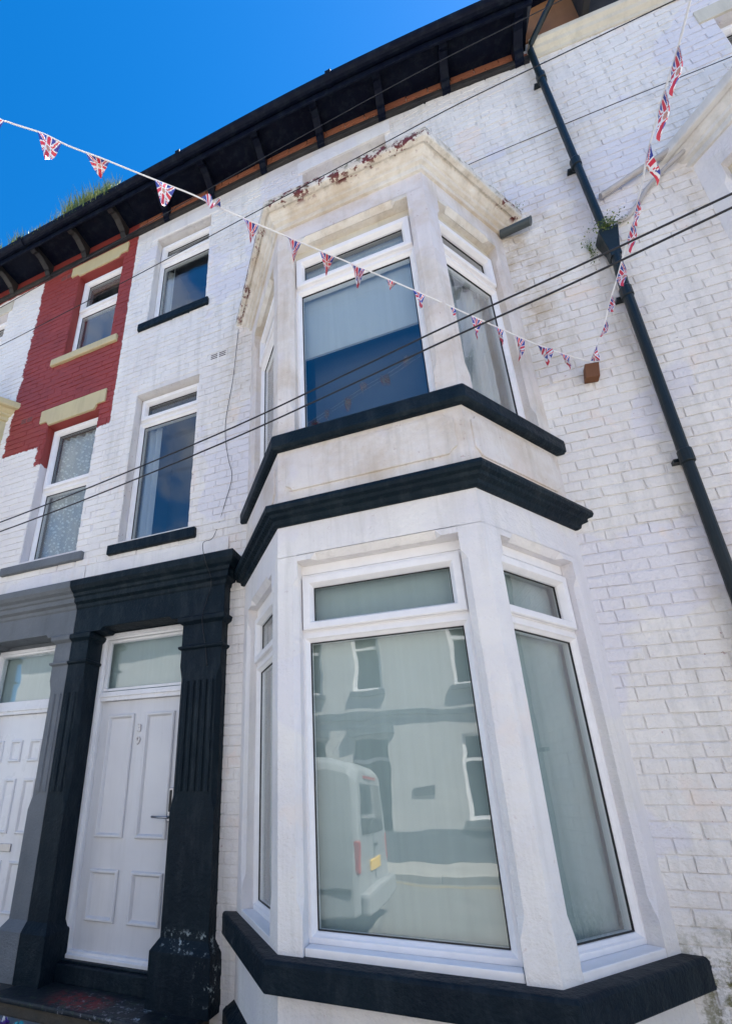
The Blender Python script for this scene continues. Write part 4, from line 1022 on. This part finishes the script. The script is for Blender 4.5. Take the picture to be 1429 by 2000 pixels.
for x0, x1, z0, z1 in oh:
    if z0 < 1:
        orect(x0, x1, z0, 2.35, -.25, -.2, 'door', M['pealt']); orect(x0, x1, 2.35, 2.42, -.25, -.15, 'door_frame', M['upvc']); orect(x0, x1, 2.42, z1, -.25, -.23, 'pane', M['vanglass'])
        orect(x0-.15, x1+.15, z1+.1, z1+.3, 0, .12, 'door_cornice', M['grey'])
    else:
        f_ = MB(); f_.box(x0, x0+.07, OY-.16, OY-.06, z0, z1); f_.box(x1-.07, x1, OY-.16, OY-.06, z0, z1); f_.box(x0, x1, OY-.16, OY-.062, z0, z0+.07); f_.box(x0, x1, OY-.16, OY-.062, z1-.07, z1); f_.box(x0, x1, OY-.16, OY-.062, (z0+z1)/2+.3, (z0+z1)/2+.37)
        w_ = f_.build('window_frame', M['upvc'], H4); orect(x0, x1, z0, z1, -.15, -.13, 'pane', M['vanglass'], w_).location = (0, 0, 0)
        orect(x0-.08, x1+.08, z0-.12, z0, 0, .08, 'window_sill', M['grey'])
orect(-16, 14, 3.35, 3.5, 0, .05, 'render_band', M['grey']); orect(-1.5, -1.05, 1.62, 1.78, 0, .02, 'wall_plaque', M['slate'])
orect(-16, 14, .28, .9, 0, .03, 'painted_plinth', M['grey']).name = 'painted_plinth'
orect(-16, 14, 7.3, 7.5, -.3, .35, 'eaves_board', M['timber'])
q = MB(); q.add([(-16, OY+.3, 7.5), (14, OY+.3, 7.5), (14, OY-4, 10.2), (-16, OY-4, 10.2), (-16, OY+.3, 7.42), (14, OY+.3, 7.42), (14, OY-4, 10.1), (-16, OY-4, 10.1)], [(0, 1, 2, 3), (7, 6, 5, 4), (0, 4, 5, 1), (1, 5, 6, 2), (2, 6, 7, 3), (3, 7, 4, 0)]); q.build('roof', M['slate'], H4)

# parked van, rear towards +X
VX, VY = -1.35, -3.70
VN = thing('parked_van', (VX-2.2, VY-.9, .16), 'white van parked at the kerb, mirrored in the large lower bay window', 'van')
q = MB()
def sect(x, w_, zt, zb, rr):   # cross-section (y,z) at x
    yc = VY-.9
    pts = [(yc+w_, zb), (yc+w_, zb+.55), (yc+w_-.02, zb+.85), (yc+w_-.10, zt-.16), (yc+w_-.16, zt-.05), (yc+w_-.28, zt), (yc-w_+.28, zt), (yc-w_+.16, zt-.05), (yc-w_+.10, zt-.16), (yc-w_+.02, zb+.85), (yc-w_, zb+.55), (yc-w_, zb)]
    return [(x, a, b) for a, b in pts]
secs = [sect(VX-4.4, .75, 1.0, .45, 0), sect(VX-4.2, .86, 1.22, .38, 0), sect(VX-3.3, .90, 1.36, .36, 0), sect(VX-2.7, .90, 1.95, .36, 0), sect(VX-2.3, .90, 2.06, .36, 0), sect(VX-.35, .90, 2.06, .36, 0), sect(VX-.08, .88, 1.98, .38, 0), sect(VX, .84, 1.90, .42, 0)]
vs = [p for s_ in secs for p in s_]; n = 12; fs = []
for k in range(len(secs)-1):
    for i in range(n): fs.append((k*n+i, (k+1)*n+i, (k+1)*n+(i+1) % n, k*n+(i+1) % n))
fs += [tuple(range(n)), tuple(range(len(vs)-1, len(vs)-n-1, -1))]
q.add(vs, fs); q.build('body', M['vanwhite'], VN, bevel=.03)
def vbox(x0, x1, y0, y1, z0, z1, name, mat, bevel=.02, **k):
    q = MB(); q.box(x0, x1, y0, y1, z0, z1); return q.build(name, mat, VN, bevel=bevel, **k)
vbox(VX-.02, VX+.012, VY-1.55, VY-.27, 1.18, 1.74, 'rear_window', M['vanglass'], .05)
vbox(VX-.02, VX+.10, VY-1.74, VY-.06, .40, .64, 'bumper', M['vanwhite'], .04)
vbox(VX-.02, VX+.02, VY-1.18, VY-.62, .78, .90, 'number_plate', M['plate'], .004)
vbox(VX-.16, VX+.006, VY-.11, VY-.035, .80, 1.14, 'tail_light', M['lampred'], .02)
vbox(VX-.16, VX+.006, VY-1.765, VY-1.69, .80, 1.14, 'tail_light', M['lampred'], .02)
vbox(VX-3.1, VX-2.3, VY-.075, VY-.005, 1.2, 1.7, 'side_window', M['vanglass'], .03)
for x in (VX-.85, VX-3.65):
    for y_ in (VY-.12, VY-1.68):
        q = MB(); q.tube([(x, y_-.11, .49), (x, y_-.10, .49), (x, y_+.10, .49), (x, y_+.11, .49)], [.28, .33, .33, .28], 28); wh = q.build('wheel', M['tyre'], VN)
        q = MB(); q.tube([(x, y_-.112, .49), (x, y_+.112, .49)], .20, 20); q.build('rim', M['chrome'], wh)
vbox(VX-.02, VX+.008, VY-.915, VY-.895, .66, 1.86, 'door_seam', M['gasket'], .002)
vbox(VX-.02, VX+.030, VY-1.06, VY-.94, 1.02, 1.06, 'door_handle', M['gasket'], .008)
vbox(VX-.02, VX+.016, VY-1.30, VY-.50, 1.80, 1.84, 'brake_light', M['lampred'], .006)
q = MB(); q.tube([(VX+.03, VY-.55, 1.20), (VX+.035, VY-.75, 1.30), (VX+.03, VY-.95, 1.32)], .010, 6); q.build('rear_wiper', M['gasket'], VN)
vbox(VX-4.1, VX-.1, VY-.035, VY+.004, .62, .68, 'side_trim', M['gasket'], .01)
